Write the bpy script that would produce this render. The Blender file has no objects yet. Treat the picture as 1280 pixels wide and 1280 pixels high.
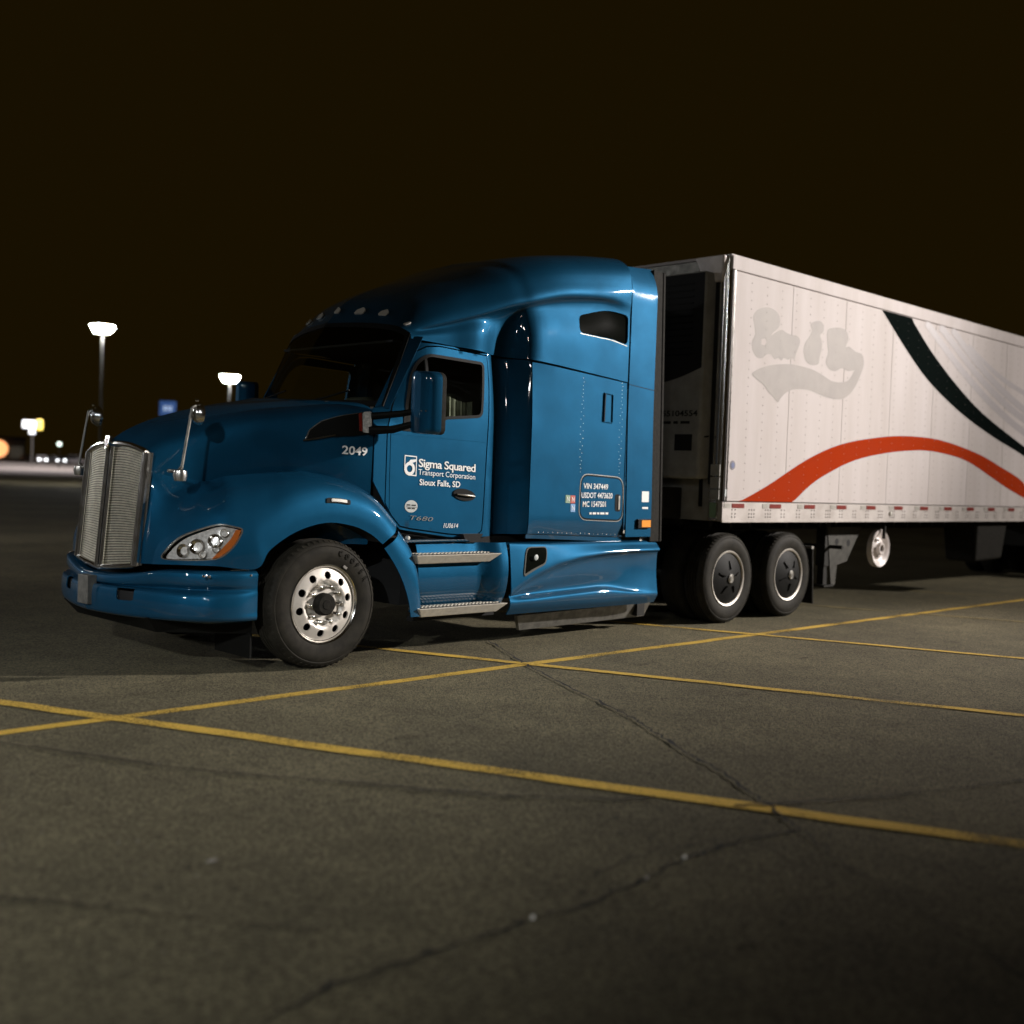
import bpy, bmesh, math, random
import numpy as np
from mathutils import Vector, Matrix
from mathutils.geometry import delaunay_2d_cdt
R = math.radians
random.seed(7)
rng = np.random.default_rng(5)
S = bpy.context.scene
COL = S.collection

# ================= camera =================
YAW, PITCH, ROLL, FPX = R(45.06), R(-1.77), R(2.1), 1427.0
cam_d = bpy.data.cameras.new('camera'); cam = bpy.data.objects.new('camera', cam_d); COL.objects.link(cam)
d0 = Vector((math.cos(YAW), math.sin(YAW), 0)); r0 = Vector((math.sin(YAW), -math.cos(YAW), 0)); u0 = Vector((0, 0, 1))
fwd = d0*math.cos(PITCH)+u0*math.sin(PITCH); up_ = -d0*math.sin(PITCH)+u0*math.cos(PITCH)
ri = r0*math.cos(ROLL)+up_*math.sin(ROLL); up = -r0*math.sin(ROLL)+up_*math.cos(ROLL)
m = Matrix((ri, up, -fwd)).transposed().to_4x4(); m.translation = (-5.24, -7.27, 1.55)
cam.matrix_world = m
cam_d.sensor_width = 56; cam_d.sensor_fit = 'HORIZONTAL'; cam_d.lens = 56*FPX/1280
cam_d.clip_start = .1; cam_d.clip_end = 3000
cam_d.dof.use_dof = True; cam_d.dof.focus_distance = 9.6; cam_d.dof.aperture_fstop = 1.4; cam_d.dof.aperture_blades = 0
S.camera = cam

# ================= night sky =================
W = bpy.data.worlds.new('World'); S.world = W; W.use_nodes = True
wb = W.node_tree.nodes['Background']
wb.inputs['Color'].default_value = (.0088, .0052, .0006, 1); wb.inputs['Strength'].default_value = 1.0

S.render.engine = 'CYCLES'
S.view_settings.view_transform = 'Standard'; S.view_settings.look = 'None'; S.view_settings.gamma = 1
S.view_settings.exposure = 0
try: S.view_settings.use_curve_mapping = False
except Exception: pass

# ================= lot lighting and added fills (each lamp sits in the head of a lamp post built further down) =================
MAIN_LAMP = (25.2, -15.7, 10.4); MAIN_W = 62000
FRONT_FILLS = [((-20.0, 38.0, 9.2), 7500), ((-30.0, -2.0, 9.2), 9000), ((-14.0, 70.0, 9.2), 6500), ((-26.0, -30.0, 9.2), 800)]  # unseen lamps added to brighten the grille and front
FAR_W = 60000
def lamp(name, loc, aim, power, size, blend, col, rad=.18, parent=None):
    l = bpy.data.lights.new(name, 'SPOT'); l.energy = power; l.spot_size = R(size); l.spot_blend = blend
    l.color = col; l.shadow_soft_size = rad
    o = bpy.data.objects.new(name, l); COL.objects.link(o); o.location = loc
    o.rotation_euler = (Vector(aim)-Vector(loc)).to_track_quat('-Z', 'Y').to_euler()
    return o
WARM = (1, .93, .875)
lamp('lot_or_fill_light', MAIN_LAMP, (.8, 1.5, 2.1), MAIN_W, 31, 1.0, WARM, .34)      # one head on the tractor
lamp('lot_or_fill_light', (MAIN_LAMP[0]+.4, MAIN_LAMP[1]+.4, MAIN_LAMP[2]), (11.5, 1.0, 2.0), MAIN_W*.26, 44, 1.0, WARM, .34)      # one on the trailer
for p_, w_ in FRONT_FILLS:
    if p_[0] == -30.0: lamp('lot_or_fill_light', p_, (-9.5, .5, 0), w_, 26, .7, (.97, .98, 1), .3)      # added tilted flood for bumper and grille, cut off above the hood
    else: lamp('lot_or_fill_light', p_, (p_[0]*.6, p_[1]*.6, 0), w_, 140, .6, (.97, .98, 1), .3)

lamp('lot_or_fill_light', (-18.0, -14.2, 9.2), (-2.4, -1.4, 0), 13000, 20, 1.0, (.94, .98, 1), .2)      # tilted flood added to fill the bumper and headlight
lamp('lot_or_fill_light', (-18.0, 16.0, 9.2), (1.0, 12.0, 0), 9000, 40, 1.0, (1, .95, .9), .2)      # flood added to brighten the ground left of the truck
# ================= materials =================
MAT = {}
def pm(name, base, rough=.5, metal=0, coat=0, spec=.5, emit=None, es=0, nscale=0, namt=0, bump=0, bscale=60, trans=0, nrough=0, detail=4, col2=None, coat_r=.04, stretch=None):
    m = bpy.data.materials.new(name); m.use_nodes = True; nt = m.node_tree; b = nt.nodes['Principled BSDF']
    b.inputs['Base Color'].default_value = (*base, 1); b.inputs['Roughness'].default_value = rough; b.inputs['Metallic'].default_value = metal
    b.inputs['Coat Weight'].default_value = coat; b.inputs['Coat Roughness'].default_value = coat_r; b.inputs['Specular IOR Level'].default_value = spec
    if emit: b.inputs['Emission Color'].default_value = (*emit, 1); b.inputs['Emission Strength'].default_value = es
    if nscale or bump:
        tc = nt.nodes.new('ShaderNodeTexCoord'); src = tc.outputs['Object']
    if nscale:
        n = nt.nodes.new('ShaderNodeTexNoise'); n.inputs['Scale'].default_value = nscale; n.inputs['Detail'].default_value = detail; n.inputs['Roughness'].default_value = .62
        if stretch:
            mp = nt.nodes.new('ShaderNodeMapping'); mp.inputs['Scale'].default_value = stretch; nt.links.new(src, mp.inputs['Vector']); nt.links.new(mp.outputs[0], n.inputs['Vector'])
        else: nt.links.new(src, n.inputs['Vector'])
        r = nt.nodes.new('ShaderNodeMapRange'); r.inputs['From Min'].default_value = .3; r.inputs['From Max'].default_value = .7
        nt.links.new(n.outputs['Fac'], r.inputs['Value'])
        mx = nt.nodes.new('ShaderNodeMix'); mx.data_type = 'RGBA'
        c2 = col2 or tuple(c*(1-namt) for c in base)
        mx.inputs['A'].default_value = (*base, 1); mx.inputs['B'].default_value = (*c2, 1)
        nt.links.new(r.outputs['Result'], mx.inputs['Factor']); nt.links.new(mx.outputs['Result'], b.inputs['Base Color'])
        if nrough:
            r2 = nt.nodes.new('ShaderNodeMapRange'); r2.inputs['To Min'].default_value = rough; r2.inputs['To Max'].default_value = rough+nrough
            nt.links.new(n.outputs['Fac'], r2.inputs['Value']); nt.links.new(r2.outputs['Result'], b.inputs['Roughness'])
    if bump:
        n2 = nt.nodes.new('ShaderNodeTexNoise'); n2.inputs['Scale'].default_value = bscale; n2.inputs['Detail'].default_value = 3
        nt.links.new(src, n2.inputs['Vector'])
        bp = nt.nodes.new('ShaderNodeBump'); bp.inputs['Strength'].default_value = 1; bp.inputs['Distance'].default_value = bump
        nt.links.new(n2.outputs['Fac'], bp.inputs['Height']); nt.links.new(bp.outputs['Normal'], b.inputs['Normal'])
        if coat: nt.links.new(bp.outputs['Normal'], b.inputs['Coat Normal'])
    MAT[name] = m
    return m
pm('blue_paint', (.006, .064, .133), .46, .5, 1, spec=.0, nscale=2.2, namt=.2, bump=.0006, bscale=7, nrough=.1)
pm('inner_black', (.004, .004, .004), .9)
pm('black_plastic', (.006, .006, .005), .6, spec=.10, nscale=30, namt=.3)
pm('rubber', (.008, .0075, .006), .75, spec=.10, nscale=25, col2=(.020, .018, .014), bump=.0006, bscale=90)
pm('tire_rubber', (.011, .010, .0075), .7, spec=.12, nscale=9, col2=(.026, .023, .017), bump=.0005, bscale=120)
pm('chrome', (.78, .76, .72), .10, 1, nscale=14, namt=.2, nrough=.12)
pm('aluminium', (.62, .60, .56), .24, 1, nscale=20, namt=.25, nrough=.16)
pm('dull_metal', (.30, .29, .26), .45, .9, nscale=12, namt=.5, nrough=.2)
pm('steel_dark', (.022, .021, .018), .6, .2, spec=.2, nscale=10, namt=.5)
pm('step_metal', (.62, .58, .50), .46, .6, nscale=20, namt=.2)
pm('wheel_alloy', (.66, .62, .56), .44, .55, nscale=9, namt=.15, nrough=.12)
pm('grille_metal', (.68, .63, .50), .40, 1, nscale=16, namt=.35)
pm('glass_dark', (.004, .005, .004), .04, 0, 0, spec=.6)
pm('lens_clear', (.85, .82, .77), .22, .1, 1, nscale=45, namt=.55, bump=.002, bscale=35)
pm('lens_bowl', (.85, .82, .78), .08, 1)
pm('lens_amber', (.62, .16, .03), .2, 0, 1, bump=.001, bscale=60)
pm('lens_amber_bright', (.85, .32, .05), .25, 0, 1, emit=(1, .4, .08), es=.15)
pm('lens_white', (.72, .70, .64), .2, .2, 1)
pm('white_print', (.80, .80, .78), .5)
pm('grey_print', (.42, .45, .44), .5)
pm('grey_badge', (.20, .19, .16), .4, .3)
pm('silver_trim', (.45, .45, .42), .25, .9)
pm('red_print', (.50, .06, .03), .45)
pm('green_print', (.22, .34, .22), .5)
pm('sky_print', (.16, .34, .62), .5)
pm('navy_print', (.03, .05, .16), .5)
pm('trailer_white', (.50, .455, .445), .6, 0, 0, spec=.12, nscale=1.3, col2=(.43, .385, .365), bump=.0012, bscale=1.7, nrough=.12, detail=9, stretch=(2.6, 2.6, .35))
pm('trailer_rail', (.43, .39, .365), .5, .1, 0, nscale=4, col2=(.30, .265, .24), nrough=.2)
pm('ghost_print', (.275, .25, .235), .6, spec=.2, nscale=5, col2=(.315, .285, .265))
pm('rivet_grey', (.27, .245, .23), .6)
pm('decal_grey', (.10, .09, .12), .5)
pm('gusset_steel', (.075, .072, .062), .6, .2, spec=.2, nscale=12, namt=.5)
pm('ghost_line', (.32, .29, .295), .5)
pm('swoosh_red', (.29, .034, .012), .7, spec=.0, nscale=1.6, col2=(.31, .030, .006), detail=8)
pm('swoosh_black', (.004, .006, .0055), .8, spec=.0)
pm('reflector_red', (.22, .022, .014), .3, nscale=40, namt=.4)
pm('reflector_white', (.40, .38, .34), .3, nscale=40, namt=.3)
pm('reefer_white', (.34, .33, .30), .5, nscale=6, col2=(.24, .23, .20))
pm('wheel_white', (.78, .72, .70), .4, nscale=8, col2=(.60, .54, .50))
pm('curtain_cloth', (.34, .36, .30), .9, nscale=7, namt=.4)
pm('seat_fabric', (.10, .11, .09), .9, nscale=7, namt=.5)
pm('concrete', (.26, .24, .21), .85, nscale=6, namt=.3)
pm('pole_metal', (.16, .16, .15), .5, .4)
pm('lamp_lens', (1, 1, 1), .3, emit=(1, .95, .86), es=60)
pm('lamp_lens_far', (1, 1, 1), .3, emit=(1, .94, .84), es=110)
pm('lamp_lens_cool', (1, 1, 1), .3, emit=(.80, .90, 1), es=110)
pm('sign_blue', (.02, .05, .14), .4, emit=(.06, .18, .55), es=.28)
pm('sign_white', (.6, .6, .6), .4, emit=(.95, .95, 1), es=2.2)
pm('sign_text', (.6, .6, .6), .4, emit=(.35, .55, .9), es=.45)
pm('sign_yellow', (.7, .5, .1), .4, emit=(1, .78, .15), es=2.0)
pm('sign_orange', (.7, .3, .1), .4, emit=(1, .42, .16), es=1.6)
pm('headlamp_lit', (1, 1, 1), .3, emit=(.95, .98, 1), es=9)
pm('frame_grey', (.10, .10, .09), .7, spec=.1)
pm('building_wall', (.12, .105, .08), .85, nscale=.6, namt=.3)
pm('window_dim', (.05, .05, .04), .3, emit=(.5, .42, .3), es=.05)
pm('car_white', (.6, .6, .6), .35, 0, 1)
pm('car_dark', (.03, .03, .035), .35, .3, 1)
pm('car_silver', (.32, .33, .33), .35, .5, 1)
pm('lamp_small', (1, 1, 1), .3, emit=(.75, 1, .85), es=2.0)
pm('litter_white', (.75, .73, .66), .7)
pm('pebble', (.30, .28, .24), .8, nscale=60, namt=.4)

def asphalt():
    m = bpy.data.materials.new('asphalt'); m.use_nodes = True; nt = m.node_tree; b = nt.nodes['Principled BSDF']; L = nt.links.new
    tc = nt.nodes.new('ShaderNodeTexCoord')
    def noise(s, det=4, ro=.6, w=None):
        n = nt.nodes.new('ShaderNodeTexNoise'); n.inputs['Scale'].default_value = s; n.inputs['Detail'].default_value = det; n.inputs['Roughness'].default_value = ro
        L(tc.outputs['Object'], n.inputs['Vector']); return n
    def mr(o, a, b_, c, d_):
        r = nt.nodes.new('ShaderNodeMapRange'); r.inputs['From Min'].default_value = a; r.inputs['From Max'].default_value = b_
        r.inputs['To Min'].default_value = c; r.inputs['To Max'].default_value = d_; L(o, r.inputs['Value']); return r.outputs['Result']
    def mul(a, c):
        k = nt.nodes.new('ShaderNodeMath'); k.operation = 'MULTIPLY'; L(a, k.inputs[0]); L(c, k.inputs[1]); return k.outputs[0]
    big = mr(noise(.35, 5).outputs['Fac'], .3, .7, .62, 1.30)
    mid = mr(noise(2.6, 6, .7).outputs['Fac'], .3, .7, .80, 1.18)
    v = nt.nodes.new('ShaderNodeTexVoronoi'); v.inputs['Scale'].default_value = 95; L(tc.outputs['Object'], v.inputs['Vector'])
    sep = nt.nodes.new('ShaderNodeSeparateColor'); L(v.outputs['Color'], sep.inputs[0])
    agg = mr(sep.outputs[0], .0, 1, .35, 1.75)
    fine = mr(noise(240, 3, .8).outputs['Fac'], .3, .7, .45, 1.7)
    sp = nt.nodes.new('ShaderNodeTexVoronoi'); sp.inputs['Scale'].default_value = 6; L(tc.outputs['Object'], sp.inputs['Vector'])
    spots = mr(sp.outputs['Distance'], .03, .07, .55, 1)
    f = mul(mul(mul(mul(big, mid), agg), fine), spots)
    mx = nt.nodes.new('ShaderNodeVectorMath'); mx.operation = 'SCALE'; mx.inputs[0].default_value = (.106, .092, .054); L(f, mx.inputs['Scale'])
    L(mx.outputs[0], b.inputs['Base Color']); b.inputs['Roughness'].default_value = .82; b.inputs['Specular IOR Level'].default_value = .3
    bp = nt.nodes.new('ShaderNodeBump'); bp.inputs['Distance'].default_value = .004; bp.inputs['Strength'].default_value = .8
    L(v.outputs['Distance'], bp.inputs['Height'])
    bp2 = nt.nodes.new('ShaderNodeBump'); bp2.inputs['Distance'].default_value = .02; bp2.inputs['Strength'].default_value = .6
    L(noise(1.3, 6, .7).outputs['Fac'], bp2.inputs['Height']); L(bp.outputs['Normal'], bp2.inputs['Normal']); L(bp2.outputs['Normal'], b.inputs['Normal'])
    MAT['asphalt'] = m
asphalt()
def worn(name, base, lo, hi, soft=False, rough=.7):
    """paint or tar film on the asphalt, worn through where the noise is low; UV v runs across a ribbon"""
    m = bpy.data.materials.new(name); m.use_nodes = True; nt = m.node_tree; b = nt.nodes['Principled BSDF']; L = nt.links.new
    tc = nt.nodes.new('ShaderNodeTexCoord')
    n = nt.nodes.new('ShaderNodeTexNoise'); n.inputs['Scale'].default_value = 70 if not soft else 18; n.inputs['Detail'].default_value = 5; n.inputs['Roughness'].default_value = .75
    L(tc.outputs['Object'], n.inputs['Vector'])
    n3 = nt.nodes.new('ShaderNodeTexNoise'); n3.inputs['Scale'].default_value = 1.4; n3.inputs['Detail'].default_value = 3; L(tc.outputs['Object'], n3.inputs['Vector'])
    k = nt.nodes.new('ShaderNodeMath'); k.operation = 'ADD'; L(n.outputs['Fac'], k.inputs[0]); L(n3.outputs['Fac'], k.inputs[1])
    uv = nt.nodes.new('ShaderNodeSeparateXYZ'); L(tc.outputs['UV'], uv.inputs[0])
    e = nt.nodes.new('ShaderNodeMath'); e.operation = 'PINGPONG'; e.inputs[1].default_value = .5; L(uv.outputs['Y'], e.inputs[0])
    er = nt.nodes.new('ShaderNodeMapRange'); er.inputs['From Min'].default_value = 0; er.inputs['From Max'].default_value = .42 if soft else .10
    er.inputs['To Min'].default_value = -.6 if not soft else -.7; er.inputs['To Max'].default_value = 0; L(e.outputs[0], er.inputs['Value'])
    k2 = nt.nodes.new('ShaderNodeMath'); k2.operation = 'ADD'; L(k.outputs[0], k2.inputs[0]); L(er.outputs['Result'], k2.inputs[1])
    r = nt.nodes.new('ShaderNodeMapRange'); r.inputs['From Min'].default_value = lo; r.inputs['From Max'].default_value = hi
    r.inputs['To Max'].default_value = .95 if not soft else .6
    L(k2.outputs[0], r.inputs['Value']); L(r.outputs['Result'], b.inputs['Alpha'])
    c = nt.nodes.new('ShaderNodeMix'); c.data_type = 'RGBA'; c.inputs['A'].default_value = (*[q*.62 for q in base], 1); c.inputs['B'].default_value = (*base, 1)
    L(n.outputs['Fac'], c.inputs['Factor']); L(c.outputs['Result'], b.inputs['Base Color'])
    b.inputs['Roughness'].default_value = rough
    MAT[name] = m
worn('yellow_paint', (.82, .53, .080), .70, 1.06)
worn('faded_paint', (.42, .32, .12), .75, 1.25)
worn('tar_stain', (.022, .019, .014), .62, 1.15, True)

def glass(name, tint, gl):
    m = bpy.data.materials.new(name); m.use_nodes = True; nt = m.node_tree; nt.nodes.clear(); L = nt.links.new
    o = nt.nodes.new('ShaderNodeOutputMaterial'); t = nt.nodes.new('ShaderNodeBsdfTransparent'); t.inputs['Color'].default_value = (*tint, 1)
    g = nt.nodes.new('ShaderNodeBsdfGlossy'); g.inputs['Roughness'].default_value = .02
    f = nt.nodes.new('ShaderNodeLayerWeight'); p = nt.nodes.new('ShaderNodeMath'); p.operation = 'POWER'; p.inputs[1].default_value = 4; L(f.outputs['Facing'], p.inputs[0])
    q = nt.nodes.new('ShaderNodeMath'); q.operation = 'MULTIPLY_ADD'; q.inputs[1].default_value = .7; q.inputs[2].default_value = .05; L(p.outputs[0], q.inputs[0])
    mx = nt.nodes.new('ShaderNodeMixShader'); L(q.outputs[0], mx.inputs[0]); L(t.outputs[0], mx.inputs[1]); L(g.outputs[0], mx.inputs[2]); L(mx.outputs[0], o.inputs['Surface'])
    MAT[name] = m
glass('window_glass', (.72, .75, .68), 1)
glass('clear_cover', (.92, .92, .92), 1)
# ================= helpers =================
def link(o, parent=None):
    COL.objects.link(o)
    if parent is not None: o.parent = parent
    return o
def root(name, label, cat, loc=(0, 0, 0), rz=0, group=None):
    o = bpy.data.objects.new(name, None); o.empty_display_size = .3; o.location = loc; o.rotation_euler = (0, 0, rz)
    COL.objects.link(o); o['label'] = label; o['category'] = cat
    if group: o['group'] = group
    return o
def tag(o, label, cat, group=None):
    o['label'] = label; o['category'] = cat
    if group: o['group'] = group
    return o
def struct(o): o['kind'] = 'structure'; return o
def stuff(o): o['kind'] = 'stuff'; return o
def mk(name, verts, faces, mat, parent=None, smooth=True, ang=35, uv=None):
    me = bpy.data.meshes.new(name); me.from_pydata([tuple(map(float, v)) for v in verts], [], [tuple(int(i) for i in f) for f in faces])
    mats = mat if isinstance(mat, (list, tuple)) else [mat]
    for q in mats: me.materials.append(MAT[q])
    if uv is not None:
        l = me.uv_layers.new(name='UVMap')
        for lp in me.loops: l.data[lp.index].uv = uv[lp.vertex_index]
    me.update()
    if smooth:
        for p in me.polygons: p.use_smooth = True
        me.set_sharp_from_angle(angle=R(ang))
    return link(bpy.data.objects.new(name, me), parent)
def label(o, t): o['label'] = t; return o
def bevel(o, w=.01, seg=2, ang=40):
    b = o.modifiers.new('bevel', 'BEVEL'); b.width = w; b.segments = seg; b.limit_method = 'ANGLE'; b.angle_limit = R(ang); b.harden_normals = False
    return o
class B:
    def __init__(s): s.v = []; s.f = []
    def add(s, v, f):
        n = len(s.v); s.v += [tuple(map(float, q)) for q in v]; s.f += [tuple(i+n for i in g) for g in f]; return s
    def box(s, x0, x1, y0, y1, z0, z1):
        return s.add([(x, y, z) for x in (x0, x1) for y in (y0, y1) for z in (z0, z1)],
                     [(0, 1, 3, 2), (4, 6, 7, 5), (0, 4, 5, 1), (2, 3, 7, 6), (0, 2, 6, 4), (1, 5, 7, 3)])
    def hexa(s, p):  # 8 points: bottom 4 then top 4 (same order)
        return s.add(p, [(0, 3, 2, 1), (4, 5, 6, 7), (0, 1, 5, 4), (1, 2, 6, 5), (2, 3, 7, 6), (3, 0, 4, 7)])
    def tube(s, pts, r, n=8, cap=True):
        P = [Vector(p) for p in pts]; rr = r if isinstance(r, (list, tuple)) else [r]*len(P); V = []
        ref = None
        for i, p in enumerate(P):
            t = (P[min(i+1, len(P)-1)]-P[max(i-1, 0)]).normalized()
            if ref is None: ref = t.orthogonal().normalized()
            a = (ref - t*ref.dot(t)).normalized(); ref = a; b = t.cross(a)
            V += [p+(a*math.cos(k*2*math.pi/n)+b*math.sin(k*2*math.pi/n))*rr[i] for k in range(n)]
        F = [(i*n+k, i*n+(k+1) % n, (i+1)*n+(k+1) % n, (i+1)*n+k) for i in range(len(P)-1) for k in range(n)]
        if cap: F += [tuple(range(n))[::-1], tuple((len(P)-1)*n+k for k in range(n))]
        return s.add(V, F)
    def lathe(s, prof, c, axis='Y', n=48, flip=False):
        """prof: (radius, along axis); closed ends when radius 0"""
        V = []; 
        for r, a in prof:
            for k in range(n):
                t = 2*math.pi*k/n; p, q = r*math.cos(t), r*math.sin(t)
                V.append({'Y': (c[0]+p, c[1]+a, c[2]+q), 'X': (c[0]+a, c[1]+p, c[2]+q), 'Z': (c[0]+p, c[1]+q, c[2]+a)}[axis])
        F = [(i*n+k, i*n+(k+1) % n, (i+1)*n+(k+1) % n, (i+1)*n+k) for i in range(len(prof)-1) for k in range(n)]
        return s.add(V, F)
    def prism(s, poly, T, d0, d1):
        """poly 2D -> T(a, b, depth)"""
        n = len(poly); V = [T(a, b, d0) for a, b in poly]+[T(a, b, d1) for a, b in poly]
        return s.add(V, [tuple(range(n))[::-1], tuple(range(n, 2*n))]+[(i, (i+1) % n, n+(i+1) % n, n+i) for i in range(n)])
    def build(s, name, mat, parent=None, **k):
        o = mk(name, s.v, s.f, mat, parent, **k)
        bm = bmesh.new(); bm.from_mesh(o.data); bmesh.ops.recalc_face_normals(bm, faces=bm.faces); bm.to_mesh(o.data); bm.free()
        if k.get('smooth', True): o.data.set_sharp_from_angle(angle=R(k.get('ang', 35)))
        return o
XZ = lambda a, b, d: (a, d, b)
YZ = lambda a, b, d: (d, a, b)
XY = lambda a, b, d: (a, b, d)
def inside(poly, x, y):
    px = np.array([p[0] for p in poly]); py = np.array([p[1] for p in poly]); r = np.zeros(len(x), bool); j = len(poly)-1
    for i in range(len(poly)):
        with np.errstate(divide='ignore', invalid='ignore'):
            c = ((py[i] > y) != (py[j] > y)) & (x < (px[j]-px[i])*(y-py[i])/(py[j]-py[i]+1e-30)+px[i])
        r ^= c; j = i
    return r
def dens(poly, step):
    out = []
    for i, a in enumerate(poly):
        b = poly[(i+1) % len(poly)]; L = math.hypot(b[0]-a[0], b[1]-a[1]); k = max(1, int(math.ceil(L/step)))
        out += [(a[0]+(b[0]-a[0])*t/k, a[1]+(b[1]-a[1])*t/k) for t in range(k)]
    return out
def rnd(poly, r, n=5):
    """round the corners of a polygon"""
    out = []; N = len(poly); rr = r if isinstance(r, (list, tuple)) else [r]*N
    for i, p in enumerate(poly):
        a = np.array(poly[i-1]); b = np.array(p); c = np.array(poly[(i+1) % N])
        la, lc = np.linalg.norm(a-b), np.linalg.norm(c-b); k = min(rr[i], la*.45, lc*.45)
        if k <= 0: out.append(tuple(b)); continue
        s, e = b+(a-b)/la*k, b+(c-b)/lc*k
        for t in np.linspace(0, 1, n): out.append(tuple((1-t)**2*s+2*t*(1-t)*b+t*t*e))
    return out
def spline(pts, n=6, closed=True):
    P = np.array(pts, float); N = len(P); out = []
    for i in range(N if closed else N-1):
        a, b, c, d = (P[(i-1) % N], P[i], P[(i+1) % N], P[(i+2) % N]) if closed else (P[max(i-1, 0)], P[i], P[i+1], P[min(i+2, N-1)])
        for t in np.linspace(0, 1, n, endpoint=False):
            out.append(tuple(.5*((2*b)+(-a+c)*t+(2*a-5*b+4*c-d)*t*t+(-a+3*b-3*c+d)*t**3)))
    if not closed: out.append(tuple(P[-1]))
    return out
def grow(poly, d):
    P = np.array(poly, float); A = sum(P[i-1][0]*P[i][1]-P[i][0]*P[i-1][1] for i in range(len(P))); sg = 1 if A > 0 else -1; out = []
    for i in range(len(P)):
        t = P[(i+1) % len(P)]-P[i-1]; t = t/(np.linalg.norm(t)+1e-12); n = np.array([t[1], -t[0]])*sg
        out.append(tuple(P[i]+n*d))
    return out
def panel(name, P, outer, holes=(), mat='blue_paint', parent=None, step=.08, thick=.012, lift=0, out=(0, -1, 0), mirror=False, estep=None, back=True, far_only=False):
    es = estep or step*.6
    loops = [dens(outer, es)]+[dens(h, es) for h in holes]
    xs = [p[0] for p in loops[0]]; ys = [p[1] for p in loops[0]]
    gx, gy = np.meshgrid(np.arange(min(xs)+step*.5, max(xs), step), np.arange(min(ys)+step*.5, max(ys), step)); gx = gx.ravel()+0; gy = gy.ravel()+0
    ok = inside(loops[0], gx, gy)
    for h in loops[1:]: ok &= ~inside(h, gx, gy)
    gx, gy = gx[ok], gy[ok]
    allb = np.array([q for l in loops for q in l])
    if len(gx):
        d = np.min((gx[:, None]-allb[None, :, 0])**2+(gy[:, None]-allb[None, :, 1])**2, axis=1); k = d > (step*.35)**2; gx, gy = gx[k], gy[k]
    V = [Vector(q) for q in allb.tolist()]; E = []; n = 0
    for l in loops:
        E += [(n+i, n+(i+1) % len(l)) for i in range(len(l))]; n += len(l)
    V += [Vector((a, b)) for a, b in zip(gx, gy)]
    vo, eo, fo, *_ = delaunay_2d_cdt(V, E, [], 0, 1e-6)
    uv = np.array([(q[0], q[1]) for q in vo]); F = np.array([f for f in fo if len(f) == 3])
    c = uv[F].mean(1); ok = inside(loops[0], c[:, 0], c[:, 1])
    for h in loops[1:]: ok &= ~inside(h, c[:, 0], c[:, 1])
    F = F[ok]; X = P(uv[:, 0], uv[:, 1])
    fn = np.cross(X[F[:, 1]]-X[F[:, 0]], X[F[:, 2]]-X[F[:, 0]])
    if (fn.sum(0)*np.array(out)).sum() < 0: F = F[:, ::-1]; fn = -fn
    N = np.zeros_like(X)
    for k in range(3): np.add.at(N, F[:, k], fn)
    N /= (np.linalg.norm(N, axis=1)[:, None]+1e-12)
    X = X+N*lift; nv = len(X)
    ed = {}
    for f in F.tolist():
        for a, b in ((f[0], f[1]), (f[1], f[2]), (f[2], f[0])): ed[(a, b)] = ed.get((a, b), 0)+1
    bd = [e for e in ed if (e[1], e[0]) not in ed]
    verts = X.tolist(); faces = F.tolist()
    if thick:
        Xi = X-N*thick; bi = sorted({i for e in bd for i in e}); m1 = {v: nv+k for k, v in enumerate(bi)}; m2 = {v: nv+len(bi)+k for k, v in enumerate(bi)}
        verts += X[bi].tolist()+Xi[bi].tolist()
        faces += [(a, m1[a], m1[b], b) for a, b in ()]
        faces += [(m1[b], m1[a], m2[a], m2[b]) for a, b in bd]
        if back:
            n3 = len(verts); verts += Xi.tolist(); faces += [(f[2]+n3, f[1]+n3, f[0]+n3) for f in F.tolist()]
    res = []
    if not far_only:
        o = mk(name, verts, faces, mat, parent, ang=50); res.append(o)
    if mirror or far_only:
        vm = [(x, 2.44-y, z) for x, y, z in verts]
        res.append(mk(name, vm, [tuple(reversed(f)) for f in faces], mat, parent, ang=50))
    return res[0] if len(res) == 1 else res
def inv(P, X, Z, nu=220):
    u = np.linspace(0, P.nu-1, nu); v = np.linspace(0, P.nv-1, nu); U, Vv = np.meshgrid(u, v, indexing='ij'); G = P(U, Vv)
    e = (G[..., 0]-X)**2+(G[..., 2]-Z)**2; i, j = np.unravel_index(np.argmin(e), e.shape); return float(u[i]), float(v[j])
def strip(P, pts, w=.006, d=0):
    """closed thin polygon along a path in parameter space"""
    a = np.array(pts, float); t = np.gradient(a, axis=0); t /= np.linalg.norm(t, axis=1)[:, None]; n = np.stack([-t[:, 1], t[:, 0]], 1)*w/2
    return [tuple(q) for q in a+n]+[tuple(q) for q in (a-n)[::-1]]
def text_mesh(txt, bold=0, shear=0, space=1):
    c = bpy.data.curves.new('t', 'FONT'); c.body = txt; c.offset = bold; c.shear = shear; c.space_character = space; c.resolution_u = 3
    o = bpy.data.objects.new('t', c); COL.objects.link(o); bpy.context.view_layer.update()
    dg = bpy.context.evaluated_depsgraph_get(); me = bpy.data.meshes.new_from_object(o.evaluated_get(dg))
    v = np.array([q.co[:2] for q in me.vertices]); f = [tuple(p.vertices) for p in me.polygons]
    bpy.data.objects.remove(o); bpy.data.curves.remove(c); bpy.data.meshes.remove(me)
    return v, f
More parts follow.
